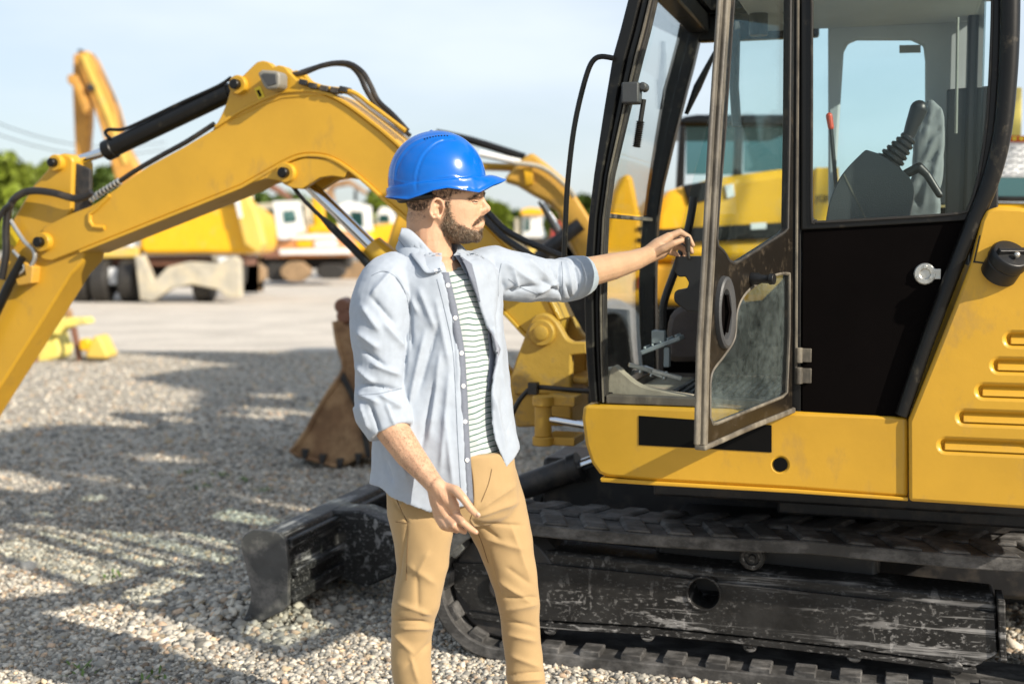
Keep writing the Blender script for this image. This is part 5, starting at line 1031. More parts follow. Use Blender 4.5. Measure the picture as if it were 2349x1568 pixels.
BV['jersey'] = bvh_of(jer)
def patch(rows, off, m, name, par, which=('shirt', 'jersey'), nx=7):
    """a thin cloth piece lying on the garment, rows of (y, x left, x right)"""
    ys = [r[0] for r in rows]; g = []
    for y in np.linspace(ys[0], ys[-1], 26):
        a = float(np.interp(y, ys, [r[1] for r in rows])); b_ = float(np.interp(y, ys, [r[2] for r in rows])); row = []
        for x in np.linspace(a, b_, nx):
            rr_ = ray(x, y).normalized(); hs = [h for h in (BV[w].ray_cast(CAM, rr_) for w in which) if h[0] is not None]
            if not hs: return None
            h = min(hs, key=lambda q: (q[0]-CAM).length); row.append(h[0]-rr_*off)
        g.append(row)
    mb = MB(); mb.loft(g, cap=False, close=False); o = mb.build(name, m, par, loc=PL, angle=80); q = o.modifiers.new('s', 'SOLIDIFY'); q.thickness = .002; q.offset = 0; return o
patch([(590, 1054, 1060), (606, 1060, 1082), (640, 1076, 1091), (692, 1098, 1102)], .004, 'denim_trim', 'facing_and_shade', shirt)
patch([(748, 1119, 1121), (800, 1122, 1148), (845, 1122, 1136), (894, 1119, 1122)], .003, 'shirt_inner_shade', 'facing_and_shade', shirt)  # turned-out inner side of the panel, its bluish shade put into the colour
# near collar wing folded over the shirt
inn = bez2([(921, 524), (938, 526), (958, 542), (985, 572), (1013, 603), (1019, 613)], 4); outr = bez2([(914, 548), (925, 562), (941, 582), (960, 605), (979, 626), (1012, 620)], 4); g = []
for (xa, ya), (xb, yb) in zip(inn, outr):
    row = []
    for t in np.linspace(0, 1, 8):
        x, y = xa+(xb-xa)*t, ya+(yb-ya)*t; rr_ = ray(x, y).normalized(); h = BV['shirt'].ray_cast(CAM, rr_); base_y = 3.262
        d_ = (h[0].y-.012 if h[0] is not None and h[0].y < 3.6 else 3.30); nk = 3.292+.02*(x > 1000); Yd = nk*(1-t)+d_*t-.010*math.sin(math.pi*t); row.append(CAM+rr_*(Yd/rr_.y))
    g.append(row)
mb = MB(); mb.loft(g, cap=False, close=False); o = mb.build('collar_wing', 'shirt_cloth', pers, loc=PL, angle=80); q = o.modifiers.new('s', 'SOLIDIFY'); q.thickness = .004; q.offset = 0
MB().tube([r[-1]-Vector((0, .0025, 0)) for r in g], .0011, 5).build('collar_stitch', 'shirt_thread', pers, loc=PL)
mb = MB(); p = g[-3][-2]; mb.lathe(p-Vector((0, .002, 0)), Vector((.1, -1, .1)), [(0, .005), (.003, .0052), (.0035, .003)], 14); mb.build('collar_button', 'button', pers, loc=PL)
# ------------------------------------------------------------------ background machines
def BP(parent, name, pts, Y, th, m, bevel=.03, dy=0.):
    o_ = parent.location; mb = MB(); q = [W(x, y, Y) for x, y in pts]
    mb.prism([p-Vector(o_) for p in q], [p-Vector(o_)+Vector((0, th, 0)) for p in q]); return mb.build(name, m, parent, bevel=bevel)
def base(name, x, Y, label, cat, group=None): p = W(x, 800, Y); return empty(name, (p.x, Y, 0), 0, label, cat, group)
def cylX(parent, name, x, y, Y, r, w, m, axis=(1, 0, 0)):
    c = W(x, y, Y)-Vector(parent.location); a = Vector(axis); mb = MB(); mb.lathe(c-a*w/2, a, [(0, r*.55), (0, r*.9), (w*.12, r), (w*.88, r), (w, r*.9), (w, r*.55)], 26); return mb.build(name, m, parent, bevel=.01)
mat('faded_yellow', (.72, .50, .10), .6, var=.15, vscale=2, dirt=((.40, .30, .18), 2, .5, .75, (1, 1, 1)))
mat('dusty_steel', (.42, .39, .32), .7, var=.2, vscale=3, dirt=((.60, .52, .36), 2, .45, .7, (1, 1, 1)))
mat('dusty_track', (.30, .20, .11), .85, var=.3, vscale=5, bump=.5)
mat('brown_paint', (.22, .10, .06), .6, var=.2)
mat('red_paint', (.50, .05, .03), .5)
GB = 'machines parked across the far side of the yard'
# wheeled digger with dozer blade
A1 = base('wheeled_excavator', 440, 31, 'bright yellow wheeled excavator with pale dozer blade and raised boom, far left', 'excavator', GB)
BP(A1, 'body', [(318, 570), (318, 520), (330, 500), (430, 472), (560, 470), (586, 490), (594, 520), (594, 568), (582, 582), (332, 584)], 31, 2.4, 'bright_yellow', .15)
BP(A1, 'hood', [(330, 500), (372, 482), (430, 460), (545, 458), (560, 470), (430, 474)], 31.2, 2.0, 'faded_yellow', .05)
BP(A1, 'cab', [(432, 462), (436, 400), (452, 392), (540, 392), (552, 400), (556, 462)], 32, 1.4, 'white_paint', .05)
for x0, x1 in ((442, 490), (496, 546)): BP(A1, 'window', [(x0, 455), (x0, 408), (x1, 408), (x1, 455)], 31.97, .04, 'far_glass', 0)
BP(A1, 'boom_base', [(520, 400), (548, 400), (590, 500), (604, 560), (590, 580), (560, 560)], 30.7, .5, 'faded_yellow', .04)
BP(A1, 'boom_stripe', [(528, 410), (540, 412), (556, 500), (548, 500)], 30.67, .04, 'white_paint', 0)
BP(A1, 'chassis', [(175, 588), (560, 585), (560, 610), (175, 612)], 31.3, 1.6, 'brown_paint', .04)
BP(A1, 'dozer_blade', [(308, 586), (326, 586), (352, 645), (384, 612), (432, 600), (500, 604), (534, 586), (550, 596), (552, 682), (520, 682), (498, 664), (440, 652), (392, 662), (348, 692), (320, 686)], 30.4, .35, 'dusty_steel', .03)
for x in (190, 236, 300, 470): cylX(A1, 'wheel', x, 643, 31.1, .52, .42, 'black_rubber')
BP(A1, 'side_step', [(182, 577), (318, 566), (318, 590), (182, 592)], 31.0, .4, 'faded_yellow', .03); BP(A1, 'underbody', [(215, 608), (300, 600), (560, 606), (556, 652), (300, 664), (215, 664)], 31.8, .5, 'black_rubber', .04); BP(A1, 'blade_lift', [(482, 588), (546, 588), (540, 618), (520, 640), (505, 618)], 30.8, .3, 'dusty_steel', .04); BP(A1, 'headlamp', [(500, 588), (520, 590), (520, 610), (502, 608)], 30.75, .05, 'sign_white', .01)
BP(A1, 'number_board', [(232, 614), (284, 614), (284, 652), (232, 652)], 30.9, .05, 'sign_white', .01)
BP(A1, 'axle', [(225, 652), (275, 652), (275, 672), (225, 672)], 31.3, .4, 'dark_steel', .02)
BP(A1, 'raised_boom', [(176, 122), (200, 116), (214, 134), (248, 208), (264, 246), (286, 332), (322, 400), (345, 470), (300, 480), (262, 405), (244, 335), (232, 300), (205, 215), (190, 180)], 31.9, .5, 'old_orange', .04)
BP(A1, 'raised_stick', [(168, 124), (184, 122), (192, 182), (208, 196), (204, 290), (198, 360), (200, 590), (180, 590), (172, 350), (166, 210)], 32.5, .4, 'old_orange', .04)
BP(A1, 'linkage', [(154, 172), (170, 170), (186, 196), (204, 250), (192, 262), (168, 200), (154, 188)], 31.8, .3, 'old_orange', .03)
BP(A1, 'boom_rib', [(184, 128), (196, 124), (250, 250), (292, 372), (284, 378), (240, 262)], 31.85, .06, 'faded_yellow', .01); BP(A1, 'boom_pin', [(196, 196), (208, 190), (216, 202), (204, 210)], 31.7, .2, 'dark_steel', .01); BP(A1, 'boom_hose', [(176, 118), (182, 112), (214, 126), (262, 222), (292, 320), (288, 322), (256, 228), (210, 134)], 32.0, .08, 'hose_rubber', .01)
BP(A1, 'bucket', [(170, 585), (236, 582), (258, 600), (250, 625), (200, 640), (168, 620)], 32.2, .8, 'rust', .05)
for x, y in ((300, 560), (570, 505), (570, 540)): BP(A1, 'lamp', [(x-6, y-7), (x+6, y-7), (x+6, y+7), (x-6, y+7)], 30.97, .04, 'white_paint', .01)
# tracked digger behind
A2 = base('tracked_excavator', 640, 36, 'older excavator with open white cab door and brown and white body', 'excavator', GB)
def tracks(P_, xs, Y, m='dusty_track', y0=600, y1=645):
    for (xa, xb) in xs:
        r = (y1-y0)/2; pts = ([(xa+r, y1), (xa+3, y1-r*.7), (xa+3, y0+r*.7), (xa+r, y0), (xb-r, y0), (xb-3, y0+r*.7), (xb-3, y1-r*.7), (xb-r, y1)]); BP(P_, 'track', pts, Y, .7, m, .03)
tracks(A2, [(546, 606)], 35, y0=588, y1=668); tracks(A2, [(600, 712)], 43, 'black_rubber', 602, 645); tracks(A2, [(640, 712)], 42.6, 'dusty_track', 600, 646); tracks(A2, [(722, 792)], 43, 'black_rubber', 604, 640)
BP(A2, 'body', [(585, 580), (590, 548), (640, 520), (690, 535), (780, 532), (800, 560), (806, 588), (640, 592)], 43, 2.4, 'orange_paint', .08)
BP(A2, 'side_panel', [(640, 540), (780, 536), (790, 546), (642, 550)], 42.95, .05, 'white_paint', .01); BP(A2, 'side_panel', [(640, 572), (800, 568), (806, 582), (642, 584)], 42.95, .05, 'white_paint', .01)
BP(A2, 'under_carriage', [(600, 590), (800, 588), (800, 615), (600, 618)], 43.8, 1, 'black_rubber', .03); BP(A2, 'step', [(590, 572), (640, 568), (640, 592), (592, 592)], 42.9, .3, 'brown_paint', .02)
BP(A2, 'yellow_badge', [(680, 552), (715, 551), (716, 567), (682, 568)], 42.93, .04, 'bright_yellow', .01); BP(A2, 'yellow_badge', [(722, 552), (770, 550), (778, 566), (722, 567)], 42.93, .04, 'white_paint', .01)
BP(A2, 'cab', [(584, 580), (580, 500), (588, 468), (650, 462), (700, 462), (702, 580)], 43.2, 1.5, 'dusty_steel', .03); BP(A2, 'cab_window', [(690, 520), (690, 470), (698, 470), (698, 520)], 43.15, .04, 'far_glass', 0)
BP(A2, 'cab_window', [(588, 545), (588, 482), (634, 478), (636, 545)], 43.15, .05, 'far_glass', 0)
dr = BP(A2, 'cab_door', [(626, 462), (688, 460), (697, 530), (676, 536), (660, 548), (638, 548)], 42.5, .08, 'white_paint', .01)
mb = MB(); q = [W(x, y, 42.47)-Vector(A2.location) for x, y in ((648, 484), (676, 482), (680, 508), (652, 512))]; mb.prism(q, [p+Vector((0, .03, 0)) for p in q]); mb.build('door_window', 'far_glass', dr, smooth=False)
BP(A2, 'boom', [(560, 420), (600, 408), (640, 430), (668, 452), (660, 458), (628, 440), (598, 424), (566, 432)], 44, .5, 'brown_paint', .04); BP(A2, 'stack', [(700, 532), (700, 500), (707, 500), (707, 532)], 43.5, .2, 'black_paint', .01); BP(A2, 'engine_deck', [(700, 536), (702, 518), (760, 516), (784, 534)], 43.6, 1.5, 'bright_yellow', .05)
A3 = base('tracked_excavator', 790, 50, 'yellow excavator with white cab seen through the gap under the arched boom', 'excavator', GB)
BP(A3, 'cab', [(776, 530), (772, 470), (800, 462), (842, 470), (846, 530)], 50, 1.6, 'white_paint', .05); BP(A3, 'window', [(806, 520), (804, 484), (832, 486), (834, 520)], 49.95, .04, 'far_glass', 0)
BP(A3, 'body', [(730, 575), (725, 545), (770, 525), (850, 530), (860, 575)], 50.5, 2.5, 'bright_yellow', .1); BP(A3, 'boom', [(742, 446), (760, 418), (800, 410), (842, 440), (836, 446), (800, 424), (766, 430), (750, 452)], 52, .6, 'rust', .04); BP(A3, 'stick', [(752, 430), (762, 428), (768, 470), (758, 474)], 52.2, .4, 'rust', .03); BP(A3, 'exhaust', [(812, 462), (812, 436), (818, 436), (818, 462)], 50.4, .2, 'black_paint', .01); tracks(A3, [(745, 850)], 50.3, 'dusty_track', 600, 640)
BP(A3, 'counterweight', [(716, 460), (728, 420), (740, 430), (742, 530), (722, 530)], 49, .6, 'bright_yellow', .04)
A4 = base('yellow_loader', 880, 52, 'small yellow loader with low body left of the man, almost hidden', 'loader', GB)
BP(A4, 'body', [(850, 560), (852, 518), (906, 512), (925, 520), (925, 562)], 52, 2, 'bright_yellow', .08); BP(A4, 'cab', [(862, 516), (864, 490), (874, 474), (886, 476), (900, 490), (902, 512)], 52.5, 1.4, 'white_paint', .04); BP(A4, 'window', [(868, 510), (870, 492), (892, 492), (894, 510)], 52.45, .04, 'far_glass', 0)
for x in (866, 912): cylX(A4, 'wheel', x, 596, 52, .75, .5, 'black_rubber', (0, 1, 0))
A5 = base('far_loader', 1220, 55, 'distant machine with yellow roof and pale cab, between the man and the grab rail', 'loader', GB)
BP(A5, 'cab', [(1198, 545), (1200, 492), (1240, 490), (1244, 545)], 55, 1.6, 'white_paint', .05); BP(A5, 'roof', [(1194, 493), (1196, 480), (1216, 476), (1246, 480), (1248, 493)], 54.8, 2, 'bright_yellow', .03); BP(A5, 'window', [(1204, 530), (1206, 500), (1216, 500), (1216, 530)], 54.95, .04, 'far_glass', 0)
BP(A5, 'chassis', [(1170, 572), (1176, 545), (1262, 545), (1266, 572)], 55, 2, 'dark_steel', .05); BP(A5, 'bucket', [(1170, 600), (1176, 570), (1270, 568), (1290, 602)], 53, .7, 'faded_yellow', .05); BP(A5, 'pale_post', [(1180, 540), (1181, 500), (1190, 500), (1191, 540)], 53, .5, 'dusty_steel', .02)
A6 = base('red_tractor', 1300, 40, 'small red machine half hidden behind the grab rail', 'tractor', GB)
BP(A6, 'hood', [(1262, 560), (1266, 525), (1280, 506), (1310, 510), (1326, 535), (1330, 562)], 40, 1.2, 'red_paint', .06); 
for x in (1275, 1318): cylX(A6, 'wheel', x, 600, 40, .7, .4, 'black_rubber', (0, 1, 0))
# yellow attachments lying on the gravel, left
A7 = base('bucket_attachment', 90, 15.6, 'faded lime yellow digging attachment lying on gravel under the near boom', 'attachment')
BP(A7, 'shell', [(28, 836), (50, 790), (68, 738), (100, 700), (122, 706), (124, 766), (138, 800), (134, 822), (90, 832)], 15.6, .5, 'pale_yellow', .03); BP(A7, 'cross_beam', [(100, 762), (104, 730), (198, 728), (204, 742), (150, 752), (134, 770)], 15.5, .25, 'pale_yellow', .02); BP(A7, 'rusty_arm', [(128, 706), (150, 704), (160, 715), (160, 730), (152, 730), (140, 715)], 15.6, .12, 'rust', .01)
BP(A7, 'support_strut', [(160, 750), (172, 750), (186, 828), (176, 830)], 15.5, .08, 'brown_paint', .01); BP(A7, 'rib', [(80, 775), (86, 775), (82, 834), (75, 834)], 15.45, .1, 'brown_paint', .01)
A8 = base('small_bucket', 215, 15.4, 'small yellow bucket standing on gravel beside the lime yellow attachment', 'bucket')
BP(A8, 'shell', [(196, 822), (196, 806), (208, 780), (218, 768), (230, 776), (248, 814), (246, 824)], 15.4, .4, 'faded_yellow', .03); BP(A8, 'bracket', [(180, 800), (182, 778), (198, 776), (206, 786), (198, 802), (190, 806)], 15.3, .15, 'bright_yellow', .02)
# ------------------------------------------------------------------ second excavator right behind
B2 = base('backhoe_loader', 1600, 8.4, 'bright yellow digger with black cab parked directly behind the main cab, rusty bucket grounded', 'excavator')
BP(B2, 'engine_hood', [(1490, 600), (1500, 480), (1538, 436), (1640, 408), (1790, 388), (1930, 386), (1935, 600)], 8.4, 1.5, 'bright_yellow', .06)
BP(B2, 'hood_grille', [(1566, 425), (1640, 412), (1640, 455), (1580, 470)], 8.38, .03, 'black_paint', .01); BP(B2, 'hood_label', [(1662, 425), (1682, 421), (1686, 450), (1668, 456)], 8.38, .03, 'sign_white', .005)
BP(B2, 'black_band', [(1500, 560), (1500, 526), (1830, 508), (1830, 545)], 8.36, .03, 'black_paint', .01); BP(B2, 'warning_label', [(1722, 512), (1758, 510), (1758, 525), (1722, 527)], 8.345, .02, 'sign_white', .003)
BP(B2, 'lower_body', [(1480, 700), (1490, 600), (1935, 600), (1935, 720)], 8.45, 1.4, 'yellow_paint', .05)
BP(B2, 'cab_roof', [(1556, 290), (1562, 268), (1600, 262), (1850, 262), (1860, 290)], 8.6, 1.3, 'black_paint', .03)
for x0, x1 in ((1560, 1574), (1690, 1706), (1836, 1850)): BP(B2, 'cab_post', [(x0, 288), (x1, 288), (x1-4, 425), (x0-8, 432)], 8.6, .08, 'black_paint', .01)
BP(B2, 'cab_window', [(1574, 400), (1574, 290), (1690, 290), (1690, 400)], 8.64, .02, 'far_glass', 0); BP(B2, 'cab_window', [(1706, 395), (1706, 290), (1836, 290), (1836, 390)], 8.64, .02, 'far_glass', 0)
BP(B2, 'king_post', [(1380, 700), (1384, 560), (1396, 500), (1410, 440), (1430, 400), (1450, 400), (1470, 500), (1478, 700)], 8.3, .35, 'bright_yellow', .04)
BP(B2, 'wheel_fender', bez2([(1384, 700), (1420, 690), (1455, 708), (1482, 760), (1490, 840), (1470, 842), (1458, 780), (1436, 735), (1410, 718), (1384, 722)], 3), 7.9, .4, 'liner_grey', .01); BP(B2, 'underbody', [(1378, 702), (1700, 700), (1700, 900), (1378, 900)], 8.9, .6, 'black_rubber', .03)
for y in (520, 545, 570): BP(B2, 'hose_clamp', [(1462, y), (1486, y), (1486, y+7), (1462, y+7)], 8.28, .05, 'black_paint', .005)
BP(B2, 'red_lamp', [(1462, 665), (1464, 635), (1476, 628), (1478, 655)], 8.27, .05, 'sign_red', .01)
for x in (1430, 1760): cylX(B2, 'wheel', x, 770, 8.7, .58, .4, 'black_rubber', (0, 1, 0))
BP(B2, 'boom', [(1156, 414), (1165, 400), (1180, 384), (1194, 368), (1208, 356), (1222, 350), (1258, 378), (1298, 412), (1345, 486), (1390, 560), (1392, 640), (1340, 620), (1300, 540), (1282, 486), (1256, 463), (1224, 446), (1188, 424)], 8.25, .26, 'yellow_cast', .02)
BP(B2, 'boom_plate', [(1200, 384), (1222, 384), (1224, 422), (1206, 426)], 8.22, .04, 'bright_yellow', .005)
def tubeW(P_, name, pts, Y, r, m):
    o_ = Vector(P_.location); return MB().tube(bez([W(x, y, Y)-o_ for x, y in pts], 4), r, 12).build(name, m, P_)
tubeW(B2, 'boom_pipe', [(1180, 374), (1230, 380), (1262, 395), (1296, 424), (1318, 452)], 8.2, .016, 'dusty_steel')
tubeW(B2, 'stick_cylinder', [(1000, 305), (1083, 323), (1204, 361)], 8.35, .026, 'black_paint'); tubeW(B2, 'guard_rod', [(1100, 352), (1200, 374)], 8.3, .022, 'white_paint')
BP(B2, 'stick', [(1200, 376), (1200, 392), (1110, 388), (1000, 380), (960, 500), (880, 720), (840, 720), (900, 520), (950, 370), (1000, 355), (1100, 372)], 8.42, .2, 'yellow_paint', .02)
tubeW(B2, 'boom_cylinder_rod', [(1246, 466), (1290, 536)], 8.3, .020, 'chrome'); tubeW(B2, 'boom_cylinder_hose', [(1236, 462), (1262, 510), (1286, 552)], 8.25, .010, 'hose_rubber')
tubeW(B2, 'slew_cylinder', [(1236, 592), (1256, 572), (1332, 514)], 8.15, .045, 'dark_steel'); 
bk = [(766, 737), (784, 733), (800, 752), (860, 745), (900, 760), (905, 1010), (880, 1046), (832, 1050), (772, 1069), (674, 1039), (678, 1022), (704, 985), (720, 955), (752, 900), (788, 845), (774, 790)]
bkt = BP(B2, 'bucket', bez2(bk+[bk[0]], 3)[:-1], 8.15, .55, 'rust', .015)
mb = MB(); mb.tube([W(x, y, 8.14)-Vector(B2.location) for x, y in bez2(bk[8:]+bk[:1], 3)], .014, 6); mb.build('bucket_lip', 'rust', bkt)
for x, y in ((700, 1040), (740, 1052), (780, 1062), (822, 1050)): BP(B2, 'bucket_tooth', [(x-9, y-10), (x+9, y-10), (x+3, y+12), (x-6, y+12)], 8.12, .08, 'dark_steel', .006)
mb = MB(); q = [W(x, y, 8.13)-Vector(B2.location) for x, y in bez2([(784, 846), (812, 900), (836, 960), (850, 1040), (838, 1042), (824, 968), (800, 905), (776, 862)], 3)]; mb.prism(q, [p+Vector((0, .03, 0)) for p in q]); mb.build('wear_plate', 'dark_steel', bkt, bevel=.004)
for x, y in ((790, 700), (795, 722)): cylX(B2, 'link_pin', x, y, 8.3, .05, .3, 'brown_paint', (0, 1, 0))
BP(B2, 'bucket_teeth', [(668, 1040), (700, 1020), (712, 1048), (680, 1052)], 8.2, .45, 'dark_steel', .01)
BP(B2, 'front_panel', [(1925, 600), (1868, 600), (1868, 470), (1872, 384), (1925, 384)], 8.3, .08, 'bright_yellow', .01)
tcu = bpy.data.curves.new('maker_letters', 'FONT'); tcu.body = 'JCB'; tcu.size = .06; tcu.extrude = .003; tcu.align_x = 'CENTER'; to = bpy.data.objects.new('t', tcu); COL.objects.link(to)
dg = bpy.context.evaluated_depsgraph_get(); tm = bpy.data.meshes.new_from_object(to.evaluated_get(dg)); bpy.data.objects.remove(to); tm.materials.clear(); tm.materials.append(MT['black_paint'])
tm.transform(Matrix.Translation(W(1886, 462, 8.285)-Vector(B2.location))@Matrix.Rotation(math.pi/2, 4, 'X')); to = bpy.data.objects.new('maker_letters', tm); COL.objects.link(to); to.parent = B2
# loader at the right edge
B3 = base('wheel_loader', 2400, 7.0, 'yellow machine with red and white notice board, behind the rear of the main cab', 'loader')
BP(B3, 'body', [(2200, 620), (2205, 462), (2600, 470), (2900, 500), (2900, 700)], 7.0, 1.6, 'bright_yellow', .04); BP(B3, 'trim_strip', [(2205, 461), (2205, 449), (2700, 453), (2700, 465)], 6.98, .06, 'black_paint', .01)
BP(B3, 'cab_window', [(2270, 450), (2272, 405), (2600, 405), (2600, 452)], 7.05, .03, 'far_glass', 0); BP(B3, 'notice_board', [(2262, 406), (2266, 326), (2480, 328), (2480, 408)], 7.0, .03, 'sign_white', .004); BP(B3, 'board_header', [(2266, 325), (2267, 311), (2480, 312), (2480, 327)], 6.99, .03, 'sign_red', .004)
o_ = Vector(B3.location); mb = MB()
for r_ in range(5):
    for c_ in range(7):
        x = 2300+c_*25+(r_ % 2)*4; y = 340+r_*14; p = W(x, y, 6.985)-o_; mb.box(p, (.030+.012*((c_*r_) % 3), .004, .007))
mb.build('printed_lines', 'sign_ink', B3, smooth=False)
mb = MB()
for c_ in range(12): mb.box(W(2295+c_*16, 318, 6.975)-o_, (.022, .004, .020))
mb.build('header_letters', 'sticker_yellow', B3, smooth=False)
BP(B3, 'cab_post', [(2316, 313), (2330, 200), (2346, 200), (2344, 313)], 7.2, .08, 'pale_yellow', .01)
for x in (2350, 2800): cylX(B3, 'wheel', x, 900, 7.4, .6, .4, 'black_rubber', (0, 1, 0))
# ------------------------------------------------------------------ trees, cables
mat('leaf_green', (.17, .22, .022), .55, var=.5, vscale=1.5, spec=.3); mat('leaf_deep', (.075, .12, .02), .55, var=.5, vscale=1.5, spec=.3); mat('bark', (.10, .075, .05), .9, var=.3, bump=.6)
for k_ in ('leaf_green', 'leaf_deep'):
    b = MT[k_].node_tree.nodes['Principled BSDF']; b.inputs['Transmission Weight'].default_value = 0; b.inputs['Subsurface Weight'].default_value = .0
def leaves(pts, size, seed=0, squash=1.):
    r = np.random.default_rng(seed); n = len(pts); d1 = r.normal(size=(n, 3)); d1 /= np.linalg.norm(d1, axis=1)[:, None]; d2 = np.cross(d1, r.normal(size=(n, 3))); d2 /= np.linalg.norm(d2, axis=1)[:, None]
    s = size*(.6+.8*r.random((n, 1))); P_ = np.asarray(pts); v = np.stack([P_-d1*s, P_+d2*s*.55, P_+d1*s, P_-d2*s*.55], 1).reshape(-1, 3); return v
def quadmesh(name, v, m, parent):
    n = len(v)//4; me = bpy.data.meshes.new(name); me.vertices.add(len(v)); me.vertices.foreach_set('co', v.ravel()); me.loops.add(4*n); me.loops.foreach_set('vertex_index', np.arange(4*n, dtype=np.int32)); me.polygons.add(n); me.polygons.foreach_set('loop_start', np.arange(0, 4*n, 4, dtype=np.int32)); me.update(calc_edges=True)
    me.materials.append(MT[m]); o = bpy.data.objects.new(name, me); COL.objects.link(o); o.parent = parent; return o
def tree(x, ytop, Y, wpx, label, n=2600, leaf=.16, m='leaf_green', seed=0, name='tree', group='trees along the far edge of the yard'):
    h = W(x, ytop, Y).z; w = wpx*Y/F; p = W(x, 600, Y); T = empty(name, (p.x, Y, 0), 0, label, 'tree', group); r = np.random.default_rng(seed)
    mb = MB(); mb.tube([(0, 0, 0), (.1, 0, h*.35), (-.05, .05, h*.6), (.0, 0, h*.9)], [h*.030, h*.022, h*.014, h*.004], 8)
    cl = []
    for i in range(13):
        a = r.random()*6.28; z = h*(.28+.62*r.random()); rr = w*.5*(.2+.75*r.random())*(1-.55*(z/h-.3)); q = (rr*math.cos(a), rr*math.sin(a)*.8, z); cl.append((q, w*(.13+.13*r.random()))); mb.tube([(0, 0, z*.7), (q[0]*.5, q[1]*.5, z*.85), q], [h*.010, h*.006, h*.003], 5)
    cl.append(((0, 0, h*.86), w*.14)); mb.build('trunk', 'bark', T)
    pts = []
    for i in range(n):
        (q, s) = cl[int(r.random()*len(cl))]; d = r.normal(size=3); d /= np.linalg.norm(d); k_ = s*(.45+.65*r.random()**.6); pts.append((q[0]+d[0]*k_, q[1]+d[1]*k_, min(h*1.02, q[2]+d[2]*k_*.85)))
    quadmesh('crown', leaves(pts, leaf, seed), m, T); return T
tspec = [(12, 342, 58, 170, 'broad bright green tree at the left edge', 'leaf_green'), (72, 372, 60, 130, 'green tree with lumpy top right of the broad left edge tree', 'leaf_green'), (125, 345, 66, 80, 'thin airy tree left of the tall raised boom', 'leaf_green'), (-90, 330, 56, 170, 'tall tree just outside the left edge', 'leaf_green'),
         (255, 368, 70, 120, 'green tree between raised boom and arched boom', 'leaf_deep'), (560, 448, 95, 150, 'dark tree behind the bright yellow wheeled excavator', 'leaf_deep'), (640, 452, 90, 120, 'tree directly behind the open white cab door', 'leaf_deep'), (730, 460, 95, 110, 'low tree under the arch of the boom', 'leaf_green'), (880, 440, 90, 130, 'green tree left of the man and above the small loader', 'leaf_green'), (960, 450, 92, 110, 'tree hidden behind the shoulder of the man', 'leaf_deep'),
         (1140, 456, 75, 85, 'rounded tree right of the man in front of his nose', 'leaf_green'), (1062, 470, 80, 90, 'low tree behind the neck of the man', 'leaf_deep'), (1186, 488, 85, 70, 'small tree left of the pale cab', 'leaf_deep'), (1335, 446, 95, 60, 'small tree peeking out between grab rail and front post', 'leaf_deep'), (1290, 470, 98, 90, 'low tree above the red tractor', 'leaf_green'), (1440, 480, 95, 110, 'low tree behind the front post', 'leaf_deep')]
for i, (x, yt, Y, w_, lb_, m_) in enumerate(tspec): tree(x, yt, Y, w_, lb_, 2600, .0042*Y, m_, i)
for i, (ya, yb) in enumerate(((238, 296), (270, 312))):
    a = W(-260, ya-70, 45); b_ = W(380, yb+30, 75); pts = [a.lerp(b_, t)-Vector((0, 0, 1.2*math.sin(math.pi*t))) for t in np.linspace(0, 1, 14)]
    mb = MB(); mb.tube(pts, .022, 5); o = mb.build('power_cable', 'black_rubber'); tag(o, ['upper thin power cable crossing the sky at the left', 'lower thin power cable crossing the sky at the left'][i], 'power cable', 'power cables at the left')
Hs = base('shed', 1020, 110, 'low pale shed far behind the machines', 'building')
BP(Hs, 'wall', [(840, 575), (840, 528), (1230, 528), (1230, 575)], 110, 8, 'dusty_steel', .02); BP(Hs, 'roof', [(832, 528), (860, 515), (1210, 515), (1238, 528)], 109.5, 9, 'white_paint', .02)
for x in range(860, 1220, 60): BP(Hs, 'door', [(x, 572), (x, 540), (x+25, 540), (x+25, 572)], 109.95, .05, 'far_glass', 0)

wd_ = MB()
for (x, y) in ((560, 1105), (470, 1120), (500, 1095), (185, 1545), (352, 1560), (600, 1128), (250, 1330), (430, 1085)):
    c = G(x, y)
    for i in range(16):
        a = rng.random()*6.28; r_ = .02+.05*rng.random(); p = c+Vector((rng.normal(0, .03), rng.normal(0, .04), .006)); t_ = p+Vector((math.cos(a)*r_*.8, math.sin(a)*r_*.8, .008+.02*rng.random())); n_ = Vector((-math.sin(a), math.cos(a), 0))*.005
        wd_.add([p-n_*.4, p+n_*.4, p.lerp(t_, .6)+n_, t_, p.lerp(t_, .6)-n_], [(0, 1, 2, 3, 4)])
tag(wd_.build('weeds', 'weed_green', smooth=False), 'sparse low weeds sprouting through the gravel', 'weeds', kind='stuff')
